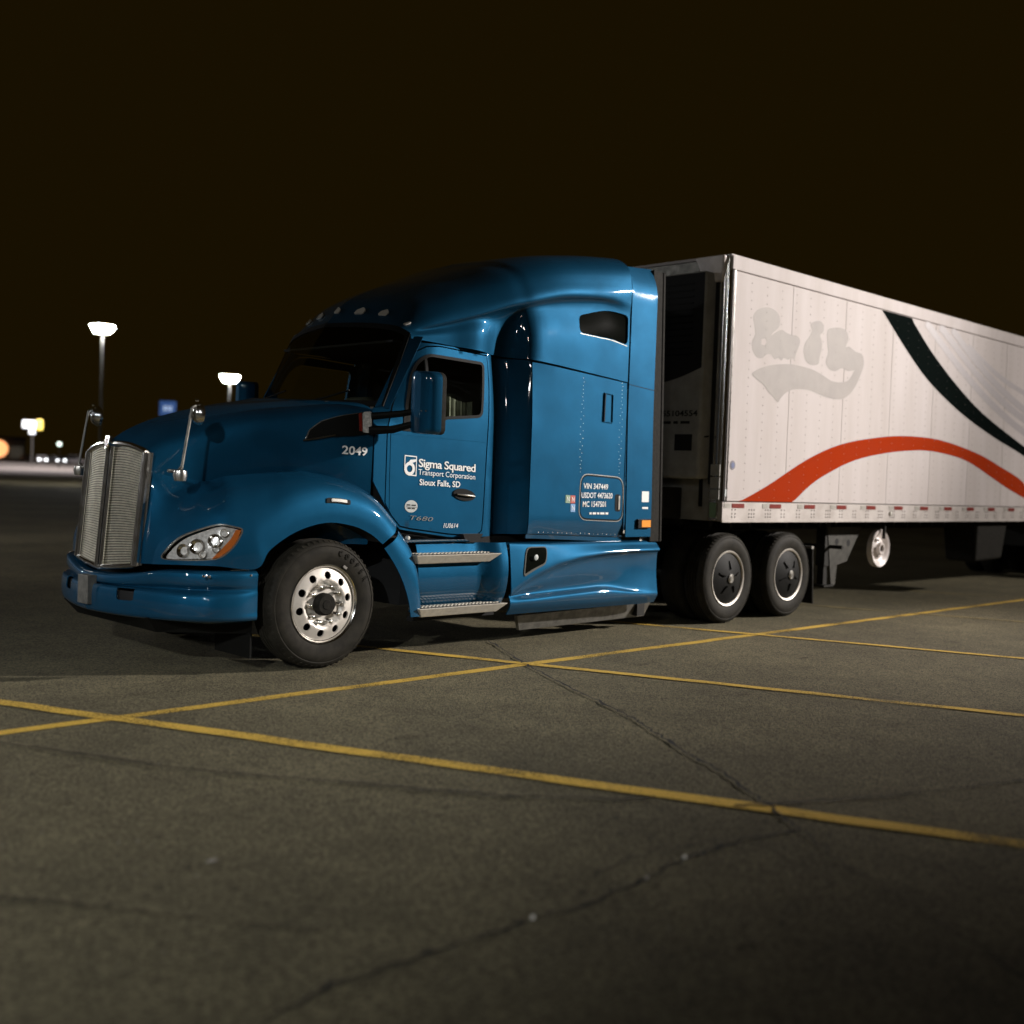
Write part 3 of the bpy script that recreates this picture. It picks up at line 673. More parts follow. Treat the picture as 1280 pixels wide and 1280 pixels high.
def drive_wheel(c, parent, side=-1, rot=0.0):
    s = -side
    w = root('wheel', '', ''); del w['label']; del w['category']; w.parent = parent
    tire(c, .505, .27, w, side); tire((c[0], c[1]+.33*s, c[2]), .505, .27, w, side, False)
    b = B(); b.lathe([(a, d*s) for a, d in [(.283, .03), (.286, .012), (.296, .003), (.306, .0), (.311, .006), (.303, .03), (.300, .06)]], c, 'Y', 80); b.build('rim_flange', 'wheel_alloy', w)
    prof = [(a, d*s) for a, d in [(.0, -.030), (.05, -.030), (.07, -.026), (.12, -.018), (.20, .0), (.26, .018), (.285, .026)]]
    cv = panel('wheel_cover', disc_P(c, prof), circ(.284, n=70), [], 'black_plastic', w, .025, .006, out=(0, side, 0))
    for k in range(5):
        t = rot+2*math.pi*k/5; q = B()
        def T(a, e, d): return (c[0]+a*math.cos(t)-e*math.sin(t), c[1]+(np.interp(a, [.05, .12, .2, .26], [-.026, -.018, 0, .018])+d)*s, c[2]+a*math.sin(t)+e*math.cos(t))
        q.hexa([T(.10, -.007, .004), T(.20, -.012, .004), T(.20, .012, .004), T(.10, .007, .004), T(.105, -.003, -.022), T(.19, -.005, -.012), T(.19, .005, -.012), T(.105, .003, -.022)])
        q.build('rib', 'black_plastic', cv, smooth=False)
    b = B(); b.lathe([(a, d*s) for a, d in [(.052, -.026), (.052, -.040), (.044, -.046), (.040, -.042), (.030, -.042), (.026, -.050), (.012, -.050), (.010, -.044), (0, -.044)]], c, 'Y', 30); b.build('hub_cap', 'aluminium', w)
    return w

# ================= tractor =================
T_ = root('semi_truck', 'blue sleeper cab semi truck with chrome grille, hitched to the white trailer', 'truck')
# --- lower cab flank ---
door = [(.70,1.30),(.70,1.915),(.80,2.122),(.895,2.332),(.985,2.49),(1.06,2.585),(1.16,2.635),(1.30,2.650),(1.855,2.625),(1.855,2.40),(1.83,1.799),(1.81,1.15),(1.80,1.06),(1.74,1.015),(1.405,1.035),(.968,1.085),(.863,1.105),(.773,1.19),(.715,1.27)]
dwin = rnd([(.895,1.905),(.893,2.10),(.965,2.36),(1.045,2.50),(1.16,2.575),(1.81,2.56),(1.79,2.30),(1.765,2.07),(1.33,2.03),(1.26,1.975),(1.18,1.905)], [.03,.05,.1,.1,.06,.05,.1,.06,.06,.06,.04])
cabside = [(.565,1.47),(.565,2.03),(.66,2.09),(.735,2.125),(1.035,2.672),(1.85,2.662),(2.275,2.618),(2.275,1.03),(1.80,1.00),(1.74,.99),(1.40,1.005),(.96,1.06),(.86,1.075),(.80,1.125)]
def mirror_T(): pass
panel('cab_side', side_P, cabside, [grow(door, .012)], parent=T_, step=.06, mirror=True)
dr = panel('door', side_P, door, [dwin], parent=T_, step=.06, thick=.03)
panel('door', side_P, door, [dwin], parent=T_, step=.10, thick=.03, far_only=True)
panel('window_seal', side_P, grow(dwin, .006), [grow(dwin, -.020)], 'black_plastic', dr, .05, .03, lift=.004)
panel('window', side_P, grow(dwin, -.010), [], 'window_glass', dr, .08, .0, lift=-.012)
panel('window', side_P, grow(dwin, -.010), [], 'window_glass', T_, .10, .0, lift=-.012, far_only=True)
panel('window_divider', side_P, [(1.125,1.915),(1.15,1.915),(1.15,2.58),(1.125,2.58)], [], 'black_plastic', dr, .06, .02, lift=-.002)
panel('door_crease', side_P, [(.735,1.868),(1.82,1.848),(1.82,1.855),(.735,1.876)], [], 'blue_paint', dr, .1, .004, lift=.003)
panel('door_crease', side_P, strip(None, [(.735,1.87),(.738,1.5),(.745,1.24)], .007), [], 'blue_paint', dr, .05, .004, lift=.003)
# door handle: black oval cup with a chrome bar
hc = (1.575, 1.375)
panel('door_handle', side_P, [(hc[0]+.13*math.cos(t), hc[1]+.052*math.sin(t)-.1*.13*math.cos(t)) for t in np.linspace(0, 2*math.pi, 36, endpoint=False)], [], 'black_plastic', dr, .03, .02, lift=.010)
q = B(); q.tube([(hc[0]-.10, .148, hc[1]+.006), (hc[0]-.03, .142, hc[1]), (hc[0]+.05, .142, hc[1]-.006), (hc[0]+.115, .148, hc[1]-.012)], [.008, .011, .011, .008], 10); q.build('handle_bar', 'chrome', dr)
# sleeper side
sl = [(2.285,1.03),(2.285,2.610),(3.622,2.524),(3.675,.985)]
tbx = rnd([(2.985,1.600),(3.615,1.575),(3.630,1.145),(2.975,1.165)], .11, 7)
vnt = [(3.28,2.405),(3.415,2.395),(3.42,2.115),(3.275,2.120)]
ss = panel('sleeper_side', side_P, sl, [tbx], parent=T_, step=.09)
panel('sleeper_side', side_P, sl, [], parent=T_, step=.2, far_only=True)
tb = panel('luggage_door', side_P, grow(tbx, -.012), [], parent=T_, step=.06, lift=.003)
panel('door_seal', side_P, grow(tbx, .004), [grow(tbx, -.008)], 'black_plastic', T_, .05, .012, lift=.001)
panel('door_trim', side_P, grow(tbx, .009), [grow(tbx, .004)], 'aluminium', T_, .05, .004, lift=.003)
lt = [(3.50,1.415),(3.585,1.41),(3.59,1.24),(3.505,1.245)]
panel('latch', side_P, rnd(lt, .03), [], 'black_plastic', tb, .03, .004, lift=.006)
panel('latch_key', side_P, rnd([(3.55,1.40),(3.57,1.40),(3.57,1.26),(3.55,1.26)], .01), [], 'dull_metal', tb, .03, .004, lift=.012)
v_ = panel('side_vent', side_P, vnt, [grow(vnt, -.012)], 'blue_paint', T_, .05, .012, lift=.012)
panel('vent_slot', side_P, [(3.279,2.398),(3.292,2.397),(3.288,2.124),(3.275,2.125)], [], 'inner_black', v_, .05, .0, lift=.0145)
panel('sleeper_skirt', side_P, [(2.285,.985),(2.285,1.025),(3.672,.980),(3.674,.935)], [], 'blue_paint', T_, .1, .01, lift=-.012, mirror=True)
rv = B()
for k in range(26):
    for X in (2.97-.0*k, 3.55+.0*k):
        Z = 1.62+k*.036
        rv.lathe([(.004, 0), (.003, -.002), (0, -.0028)], (X+.02*math.sin(k*3), float(side_w(X, Z))-.0005, Z), 'Y', 6)
for k in range(18): rv.lathe([(.004, 0), (.003, -.002), (0, -.0028)], (2.42+k*.065, .0495, 1.045-.002*k), 'Y', 6)
stuff(rv.build('rivets', 'aluminium', ss))
# rear extender and rubber edge
def ext_P(Xa):
    def P(u, v):   # u 0..1 along X, v = Z
        u = np.asarray(u, float); v = np.asarray(v, float)
        top = np.clip((v-3.42)/.30, 0, 1)
        return np.stack([3.655+.035*sstep(2.5, 1.0, v)+u*.40, .05-.004*u+.10*top**2+.0*v, v], -1)
    return P
EP = ext_P(0)
ex = panel('side_extender', EP, [(0,.985),(0,2.518),(0,2.524),(0,3.70),(.99,3.73),(1,2.49),(1,.985)], [], parent=T_, step=.12, thick=.012, mirror=True)
panel('extender_seam', EP, [(0,2.513),(0,2.519),(1,2.488),(1,2.482)], [], 'inner_black', T_, .2, .0, lift=.0015)
b = B()
for (x0, x1, y0, y1) in ((4.055,4.13,.050,.085),(4.13,4.22,.058,.076),(4.22,4.255,.050,.090)): b.hexa([(x0+.03,y0,.93),(x1+.03,y0,.93),(x1+.03,y1,.93),(x0+.03,y1,.93),(x0,y0+.06,3.72),(x1,y0+.06,3.72),(x1,y1+.06,3.72),(x0,y1+.06,3.72)])
bevel(b.build('extender_rubber', 'rubber', T_, smooth=False), .006)
b = B(); b.box(4.05, 4.25, 2.355, 2.385, .95, 3.75); b.build('extender_rubber', 'rubber', T_, smooth=False)
mb = B(); mb.lathe([(.0, -.012), (.02, -.010), (.028, 0), (.03, .02)], (3.92, .05, 1.13), 'Y', 20)
mk_ = panel('marker_lamp', EP, [(.55,1.085),(.90,1.085),(.90,1.155),(.55,1.155)], [], 'lens_amber_bright', T_, .05, .004, lift=.030, out=(0,-1,0))
panel('marker_lamp_base', EP, [(.42,1.075),(.92,1.075),(.92,1.165),(.42,1.165)], [], 'black_plastic', T_, .05, .028, lift=.026)
panel('decal', EP, [(.60,1.34),(.88,1.34),(.88,1.45),(.60,1.45)], [], 'white_print', T_, .05, 0, lift=.002)
panel('decal', EP, [(.62,1.27),(.86,1.27),(.86,1.29),(.62,1.29)], [], 'white_print', T_, .05, 0, lift=.002)
# --- roof cap ---
def RI(X, Z): return inv(roof_P, X, Z)
rw = rnd([(7.83,1.10),(7.83,1.60),(9.93,1.96),(9.93,.93),(8.75,.97)], [.16,.16,.22,.2,0])
NU = roof_P.nu-1
ro = panel('roof', roof_P, [(0,0),(NU,0),(NU,7),(0,7)], [rw], parent=T_, step=.24, thick=.015)
panel('roof', roof_P, [(0,0),(NU,0),(NU,7),(0,7)], [], parent=T_, step=.4, thick=.015, far_only=True)
panel('sleeper_window', roof_P, grow(rw, .05), [], 'glass_dark', ro, .2, 0, lift=-.016)
panel('window_ledge', roof_P, [(7.85,1.085),(8.75,.955),(9.9,.915),(9.9,.895),(8.75,.935),(7.85,1.065)], [], 'grey_badge', ro, .2, .0, lift=.002)
# roof marker lamps on the visor
for (u, v) in ((.55,7.0),(.5,6.25),(.5,5.5),(.32,3.9)):
    pts = [(u-.14,v-.13),(u+.02,v-.13),(u+.14,v),(u+.02,v+.13),(u-.14,v+.13)]
    for far in ((False, True) if v < 6.9 else (False,)):
        panel('roof_marker_lamp', roof_P, rnd([(min(a, 99), min(c_, 7)) for a, c_ in pts], .04), [], 'lens_white', ro, .1, .012, lift=.016, out=(-1,-.2,.5) if not far else (-1,-.2,.5), far_only=far)
# back of the roof and of the sleeper
zs = np.linspace(0, 7, 30); edge = roof_P(np.full(30, NU), zs); V = [tuple(p) for p in edge]+[(p[0], 2.44-p[1], p[2]) for p in edge[::-1]]
V += [(3.64, 2.40, 1.0), (3.64, .04, 1.0)]
mk('back_wall', V, [tuple(range(len(V)))], 'black_plastic', T_, smooth=False)
# --- windshield ---
hd = roof_P(np.zeros(40), np.linspace(.2, 7, 40)); ys = hd[:, 1]
def wsP(a, b):  # a = Y, b 0 base .. 1 header
    a = np.asarray(a, float); b = np.asarray(b, float)
    t = np.clip((a-.27)/.95, 0, 1)
    Xb = .725-.30*t**1.1; Zb = 2.115+.02*t; Xt = np.interp(a, ys, hd[:, 0]); Zt = np.interp(a, ys, hd[:, 2])
    return np.stack([Xb+(Xt-Xb)*b-.03*np.sin(b*3.14159)*t, a, Zb+(Zt-Zb)*b], -1)
wg = [(.285,.0),(1.22,0),(1.22,.97),(.335,.955)]
ws = panel('windshield', wsP, wg, [], 'window_glass', T_, .08, 0, out=(-1,0,.4), mirror=True)
for far in (False, True):
    panel('windshield_seal', wsP, [(.262,-.03),(1.22,-.03),(1.22,.03),(.30,.04),(.345,.93),(1.22,.95),(1.22,1.0),(.31,1.0)], [], 'black_plastic', T_, .06, .01, lift=.006, out=(-1,0,.4), far_only=far)
panel('a_pillar', lambda a, b: np.stack([.70+.33*np.asarray(b)+.05*np.asarray(a), .292-.05*np.asarray(a)+.012*np.asarray(b), 2.10+.60*np.asarray(b)], -1), [(-.5,-.03),(1.3,-.03),(1.3,1.03),(-.5,1.03)], [], 'blue_paint', T_, .3, .01, out=(-.6,-1,0), mirror=True)
for wp in ([(.42,.95,2.13),(.44,.70,2.16),(.50,.45,2.22)], [(.35,1.75,2.13),(.33,1.45,2.16),(.34,1.15,2.22)]):
    b = B(); b.tube(wp, .008, 6); b.build('wiper', 'black_plastic', T_)
# cowl under the windshield
b = B(); b.hexa([(.20,.36,2.02),(.72,.36,2.02),(.72,2.08,2.02),(.20,2.08,2.02),(.30,.50,2.115),(.72,.40,2.10),(.72,2.04,2.10),(.30,1.94,2.115)]); b.build('cowl', 'inner_black', T_, smooth=False)
# interior: seats, bunk curtain, dark liner
b = B()
b.box(.62, 1.88, .24, .30, 1.05, 1.88); b.box(.62, 1.88, 2.14, 2.20, 1.05, 1.88); b.box(.6, 1.88, .24, 2.2, 1.0, 1.06); b.box(2.0, 2.04, .36, 2.08, 1.05, 2.75); b.box(.9, 2.0, .40, 2.04, 2.66, 2.68)
b.build('cab_liner', 'inner_black', T_, smooth=False)
def seat(y):
    b = B(); b.hexa([(1.45,y-.23,1.75),(1.60,y-.23,1.75),(1.60,y+.23,1.75),(1.45,y+.23,1.75),(1.60,y-.20,2.28),(1.72,y-.20,2.28),(1.72,y+.20,2.28),(1.60,y+.20,2.28)])
    return bevel(b.build('seat', 'seat_fabric', T_), .05, 4)
seat(.62); seat(1.82)
V = []; n = 26
for i in range(n):
    x = 1.34+.40*i/(n-1); y = .275+.012*math.sin(i*1.5)+.01*math.sin(i*.7)
    V += [(x, y, 1.90), (x, y+.01, 2.215+.02*math.sin(i*.25))]
mk('curtain', V, [(2*i, 2*i+2, 2*i+3, 2*i+1) for i in range(n-1)], 'curtain_cloth', T_)
b = B(); b.hexa([(.62,.34,1.75),(1.08,.34,1.75),(1.08,2.10,1.75),(.62,2.10,1.75),(.62,.40,2.06),(.92,.34,2.06),(.92,2.10,2.06),(.62,2.04,2.06)]); bevel(b.build('dashboard', 'black_plastic', T_, smooth=False), .03, 3)
# steering wheel
b = B(); b.tube([(.98+.08*math.sin(t), .62+.22*math.cos(t), 2.02+.2*math.sin(t)) for t in np.linspace(0, 2*math.pi, 25)], .014, 6); b.build('steering_wheel', 'black_plastic', T_)
# dark core that closes the gaps between body panels
b = B(); b.box(.62, 2.05, .31, 2.13, .98, 1.85); b.box(2.05, 2.30, .34, 2.1, 1.0, 2.9); b.box(2.31, 3.62, .10, 2.34, 1.0, 3.0); b.box(-.70, .50, .80, 1.64, .95, 1.62); b.box(-1.10, -.70, .82, 1.62, .55, 1.52); b.build('body_core', 'inner_black', T_, smooth=False)

# --- hood and fenders ---
hv = rnd([(4.03,2.50),(4.12,2.82),(4.40,3.08),(5.24,3.30),(5.90,3.50),(5.88,2.60),(5.24,2.52)], [.1,.2,.2,.1,.12,.12,0])
hN = hood_P.nu-1
hood = panel('hood', hood_P, [(0,0),(hN,0),(hN,6),(0,6)], [], parent=T_, step=.17, thick=.012, mirror=False)
panel('hood', hood_P, [(0,0),(hN,0),(hN,6),(0,6)], [], parent=T_, step=.25, thick=.012, far_only=True)
vh = panel('hood_vent', hood_P, hv, [], 'black_plastic', T_, .12, .02, lift=.016)
panel('vent_trim', hood_P, strip(None, [(4.03,2.50),(4.12,2.80),(4.40,3.07),(4.8,3.2),(5.24,3.30),(5.6,3.40)], .035), [], 'silver_trim', vh, .1, .004, lift=.020)
panel('vent_lower_trim', hood_P, strip(None, [(3.98,2.48),(4.3,2.50),(4.75,2.56)], .045), [], 'chrome', vh, .1, .006, lift=.020)
tl = panel('turn_lamp', hood_P, rnd([(5.56,2.62),(5.86,2.62),(5.88,3.46),(5.58,3.40)], .08), [], 'lens_clear', T_, .08, .03, lift=.035)
panel('turn_lamp_strip', hood_P, rnd([(5.44,2.66),(5.53,2.66),(5.53,3.36),(5.44,3.34)], .03), [], 'reflector_red', tl, .08, .01, lift=.028)
for far in (False, True):
    pass
FG = [(9.85,0),(10,0),(10,5),(0,5),(0,0)]
hl = spline([(1.08,.35),(1.17,.83),(1.52,1.47),(2.02,1.85),(2.76,2.14),(3.38,2.14),(3.78,2.04),(3.67,1.62),(3.38,.97),(3.10,.50),(2.80,.34),(1.85,.28)], 4)
fN = fend_P.nu-1
fe = panel('fender', fend_P, [(0,0),(fN,0),(fN,5),(0,5)], [hl], parent=T_, step=.14, thick=.010)
panel('fender', fend_P, [(0,0),(fN,0),(fN,5),(0,5)], [], parent=T_, step=.3, thick=.010, far_only=True)
hb = panel('headlight', fend_P, grow(hl, .02), [], 'black_plastic', T_, .2, 0, lift=-.07)
panel('reflector', fend_P, grow(hl, -.05), [], 'lens_clear', hb, .14, 0, lift=-.040)
amb = [(3.78,2.04),(3.67,1.62),(3.38,.97),(3.10,.50),(2.80,.34),(2.93,.62),(3.15,1.05),(3.38,1.55),(3.55,2.04)]
panel('amber_reflector', fend_P, grow(amb, -.02), [], 'lens_amber', hb, .12, .0, lift=-.028)
for (u, v, r) in ((1.75,.90,.050),(2.25,1.15,.056),(2.85,1.40,.050),(3.15,1.78,.030),(2.5,.65,.028),(2.95,.95,.026)):
    p = fend_P(u, v); p2 = fend_P(u+.05, v); p3 = fend_P(u, v+.05); n = np.cross(p2-p, p3-p); n /= np.linalg.norm(n)
    if n[1] > 0: n = -n
    qd = B(); qd.lathe([(r, 0), (r*1.02, .012), (r*.9, .010), (r*.6, -.012), (r*.25, -.020), (0, -.022)], (0, 0, 0), 'Z', 24)
    Mx = Vector(n).to_track_quat('Z', 'Y').to_matrix().to_4x4(); Mx.translation = Vector(p-n*.030)
    o = qd.build('lamp_bowl', 'lens_bowl', hb); o.matrix_local = Mx
panel('lens', fend_P, hl, [], 'clear_cover', hb, .14, 0, lift=-.002)
panel('headlight_rim', fend_P, grow(hl, .012), [grow(hl, -.035)], 'silver_trim', hb, .12, .012, lift=.0015)
# fender marker lamp
panel('marker_lamp_frame', fend_P, rnd([(6.98,1.55),(7.0,1.92),(7.72,1.98),(7.72,1.60)], .06), [], 'black_plastic', T_, .1, .006, lift=.008)
panel('marker_lamp', fend_P, rnd([(7.12,1.64),(7.14,1.86),(7.60,1.90),(7.60,1.68)], .04), [], 'lens_white', T_, .1, .006, lift=.015)
# dark wheel housings
for sgn in (0, 1):
    V = []; n = 20
    arch = fend_P(np.linspace(3.9, 10, n), np.zeros(n))
    for p in arch: V += [(p[0], p[1]+.008, p[2]+.01), (p[0], .72, p[2]+.02)]
    V = [(x, (2.44-y) if sgn else y, z) for x, y, z in V]
    mk('wheel_housing', V, [(2*i, 2*i+2, 2*i+3, 2*i+1) for i in range(n-1)], 'inner_black', T_)
# fender tail piece below the black gap
tail = [
 [(.575,.012,.935),(.655,.012,.985),(.715,.03,1.025),(.76,.07,1.07),(.80,.14,1.09)],
 [(.69,.012,.80),(.775,.012,.845),(.845,.03,.885),(.89,.06,.91),(.93,.12,.93)],
 [(.78,.012,.66),(.865,.012,.685),(.925,.02,.71),(.965,.05,.73),(1.0,.11,.74)],
 [(.85,.012,.50),(.925,.012,.515),(.975,.02,.53),(1.00,.05,.54),(1.03,.11,.54)],
 [(.885,.012,.35),(.95,.012,.35),(1.0,.02,.35),(1.02,.05,.35),(1.04,.11,.35)]]
panel('fender_tail', loft(tail), [(.04,0),(4,0),(4,4),(.04,4)], [], 'blue_paint', T_, .2, .010, mirror=True)

# --- bumper ---
bN = bump_P.nu-1
fog = rnd([(4.76,4.70),(5.46,4.76),(5.42,6.45),(4.76,6.40)], .18, 5)
bu = panel('bumper', bump_P, [(0,0),(bN,0),(bN,9),(0,9)], [fog], parent=T_, step=.2, thick=.008, mirror=True, out=(-.5,-1,0))
bu = bu[0]
for far in (False, True): panel('tow_pocket', bump_P, grow(fog, .06), [], 'inner_black', T_, .2, 0, lift=-.03, out=(-.5,-1,0), far_only=far)
b = B(); b.box(-1.345-.045, -1.345+.03, 1.135, 1.305, .46, .68); bevel(b.build('plate_bracket', 'dull_metal', T_, smooth=False), .004)

for X, Z in ((-1.02,.775),(-.98,.77),(-.66,.772)):
    b = B(); b.lathe([(0,-.008),(.008,-.006),(.011,.0),(.011,.01)], (X, .06 if X < -.9 else .018, Z-.02), 'Y', 12); b.build('bumper_bolt', 'chrome', T_)
b = B(); b.hexa([(-1.12,.55,.30),(-.6,.16,.30),(-.6,2.28,.30),(-1.12,1.89,.30),(-1.22,.50,.42),(-.6,.10,.42),(-.6,2.34,.42),(-1.22,1.94,.42)]); b.build('air_dam', 'black_plastic', T_, smooth=False)
b = B(); b.box(-.60, -.585, .10, .60, .12, .5); b.build('mud_shield', 'black_plastic', T_, smooth=False)

# --- grille ---
def grP(a, b):   # a = Y, b = height 0..1
    a = np.asarray(a, float); b = np.asarray(b, float); t = np.abs(a-1.22)/.50
    return np.stack([-1.255+.075*b+.055*t**1.6, a, .735+.05*t+(.955-.115*t**2)*b], -1)
gr = mk('grille_backing', [tuple(grP(a, b)+np.array([.03, 0, 0])) for a in (.74,.95,1.22,1.49,1.70) for b in (0,1)], [(2*i,2*i+2,2*i+3,2*i+1) for i in range(4)], 'inner_black', T_)
for s0, s1 in ((.75, 1.175), (1.265, 1.69)):
    q = B(); n = 46
    for k in range(n):
        b0 = .02+.96*k/n; prev = None; 
        for i in range(6):
            a = s0+(s1-s0)*i/5; p0 = grP(a, b0); p1 = grP(a, b0+.62*.96/n)
            cur = [tuple(p0), tuple(p1+np.array([.006, 0, 0]))]
            if prev: q.add([prev[0], cur[0], cur[1], prev[1]], [(0, 1, 2, 3)])
            prev = cur
    stuff(q.build('grille_slats', 'grille_metal', T_, smooth=False))
    q = B()
    for i in range(25):
        a = s0+(s1-s0)*i/24; p0 = grP(a, .01); p1 = grP(a, .99); w = .0022
        q.add([(p0[0]-.004, a-w, p0[2]), (p0[0]-.004, a+w, p0[2]), (p1[0]-.004, a+w, p1[2]), (p1[0]-.004, a-w, p1[2])], [(0, 1, 2, 3)])
    stuff(q.build('grille_mesh', 'grille_metal', T_, smooth=False))
def gtube(a0, a1, r, name='grille_frame', mat='chrome', b0=0, b1=1, off=-.008, n=10):
    q = B(); q.tube([tuple(grP(a0+(a1-a0)*t, b0+(b1-b0)*t)+np.array([off, 0, 0])) for t in np.linspace(0, 1, n)], r, 10); return q.build(name, mat, T_)
gtube(.735,.735,.031); gtube(1.705,1.705,.031); gtube(.74,1.22,.020,b0=0,b1=0); gtube(1.22,1.70,.020,b0=0,b1=0); gtube(.74,1.22,.022,b0=1,b1=1); gtube(1.22,1.70,.022,b0=1,b1=1)
gtube(1.182,1.182,.019); gtube(1.258,1.258,.019); gtube(1.22,1.22,.016, mat='black_plastic', off=.004)
gtube(.79,.79,.006, off=-.004); gtube(1.65,1.65,.006, off=-.004)
# chrome cheek beside the grille, with bolts
b = B(); pts = []
for s0 in (1, -1):
    V = []
    for t in np.linspace(0, 1, 8):
        p = grP(.735, t); y = .735; V += [(p[0]-.004, y if s0 > 0 else 2.44-y, p[2]), (p[0]+.035, (y-.016) if s0 > 0 else 2.44-(y-.016), p[2]+.0)]
    mk('grille_cheek', V, [(2*i,2*i+2,2*i+3,2*i+1) for i in range(7)], 'silver_trim', T_)
# hood badge: a chrome shield
sh = rnd([(-.036,.055),(.036,.055),(.036,.0),(.0,-.06),(-.036,.0)], .012); b = B()
b.prism(sh, lambda a, c, d: (-1.205+d+.2*c, 1.22+a, 1.70+c), -.022, .0); bd = bevel(b.build('hood_badge', 'chrome', T_, smooth=False), .004)
sh2 = [(a*.62, c*.62) for a, c in sh]; b = B(); b.prism(sh2, lambda a, c, d: (-1.205+d+.2*c, 1.22+a, 1.70+c), -.026, -.02); b.build('badge_field', 'reflector_red', bd, smooth=False)
for k in (-1, 1):
    b = B(); b.lathe([(0,-.012),(.010,-.008),(.012,0)], (-1.12, .74 if k < 0 else 1.70, 1.60), 'X', 12); b.build('grille_bolt', 'chrome', T_)
# --- hood mirrors ---
def hood_mirror(s):
    f = (lambda x, y, z: (x, y, z)) if s < 0 else (lambda x, y, z: (x, 2.44-y, z))
    hm = root('hood_mirror', '', ''); del hm['label']; del hm['category']; hm.parent = T_
    b = B(); b.tube([f(-1.02,.62,1.50), f(-1.05,.42,1.50), f(-1.055,.36,1.53)], .014, 8); b.tube([f(-1.055,.36,1.53), f(-1.02,.36,1.75), f(-.985,.36,1.97)], .0105, 8); b.tube([f(-.985,.36,1.97), f(-.96,.36,1.985), f(-.93,.37,1.975)], .011, 8); b.build('mirror_stalk', 'dull_metal' if s < 0 else 'aluminium', hm)
    b = B(); b.lathe([(0,-.03),(.042,-.040),(.052,0),(.046,.035),(0,.05)], f(-1.055,.38,1.47), 'Z', 14); b.build('stalk_foot', 'aluminium', hm)
    b = B(); b.lathe([(0,-.062),(.035,-.058),(.065,-.042),(.082,-.012),(.086,.0),(.080,.006),(0,.004)], f(-.91,.385,1.93), 'X', 28); b.build('mirror_head', 'chrome', hm)
    b = B(); b.lathe([(0,0),(.010,.002),(.013,.012),(.008,.022),(0,.025)], f(-.945,.36,2.015), 'Z', 10); b.build('stalk_cap', 'chrome', hm)
hood_mirror(-1); hood_mirror(1)
# --- cab mirrors ---
def cab_mirror(s):
    f = (lambda x, y, z: (x, y, z)) if s < 0 else (lambda x, y, z: (x, 2.44-(y*.68 if y < 0 else y), z))
    cm = root('cab_mirror', '', ''); del cm['label']; del cm['category']; cm.parent = T_
    prof = rnd([(-.325,1.865),(-.325,2.37),(-.015,2.39),(-.015,1.875)], [.05,.07,.07,.05], 6); n = len(prof)
    c0 = np.array([-.17, 2.125]); V = []; rings = [(.722,.22),(.728,.45),(.745,.70),(.772,.87),(.806,.96),(.85,1.0)]
    for x, k in rings: V += [f(x+.02*(0), *(c0+(np.array(p)-c0)*np.array([k, .94+.06*k]))) for p in prof]
    F = [(i*n+j, i*n+(j+1) % n, (i+1)*n+(j+1) % n, (i+1)*n+j) for i in range(len(rings)-1) for j in range(n)]+[tuple(range(n))]
    o = mk('mirror_housing', V, F, 'blue_paint', cm, ang=60); bm = bmesh.new(); bm.from_mesh(o.data); bmesh.ops.recalc_face_normals(bm, faces=bm.faces); bm.to_mesh(o.data); bm.free()
    V = []; rings = [(.85,1.0),(.885,1.0),(.895,.985)]
    for x, k in rings: V += [f(x, *(c0+(np.array(p)-c0)*k)) for p in prof]
    F = [(i*n+j, i*n+(j+1) % n, (i+1)*n+(j+1) % n, (i+1)*n+j) for i in range(2) for j in range(n)]+[tuple(range(2*n, 3*n))]
    mk('mirror_rim', V, F, 'rubber', cm, ang=60)
    b = B(); b.tube([f(.52,.17,2.00), f(.70,.02,2.03), f(.80,-.10,2.06)], [.032,.028,.026], 10); b.tube([f(.50,.17,1.885), f(.66,.05,1.90), f(.80,-.10,1.965)], [.040,.032,.026], 10); b.build('mirror_arm', 'black_plastic', cm)
    b = B(); b.tube([f(.56,.125,2.012), f(.68,.025,2.035)], .010, 6); b.tube([f(.60,.075,1.91), f(.70,.0,1.94)], .010, 6); b.build('arm_cover', 'steel_dark', cm)
    b = B(); b.hexa([f(.86,.165,1.90),f(1.06,.165,1.90),f(1.06,.20,1.90),f(.86,.20,1.90),f(.87,.17,2.06),f(.96,.17,2.06),f(.96,.20,2.06),f(.87,.20,2.06)]); b.build('mirror_mount', 'black_plastic', cm, smooth=False)
    for y in (-.27, -.22, -.17):
        b = B(); b.lathe([(0,-.006),(.006,-.004),(.008,.0)], f(.728, y, 2.052), 'X', 8); b.build('mirror_screw', 'chrome', cm)
cab_mirror(-1); cab_mirror(1)

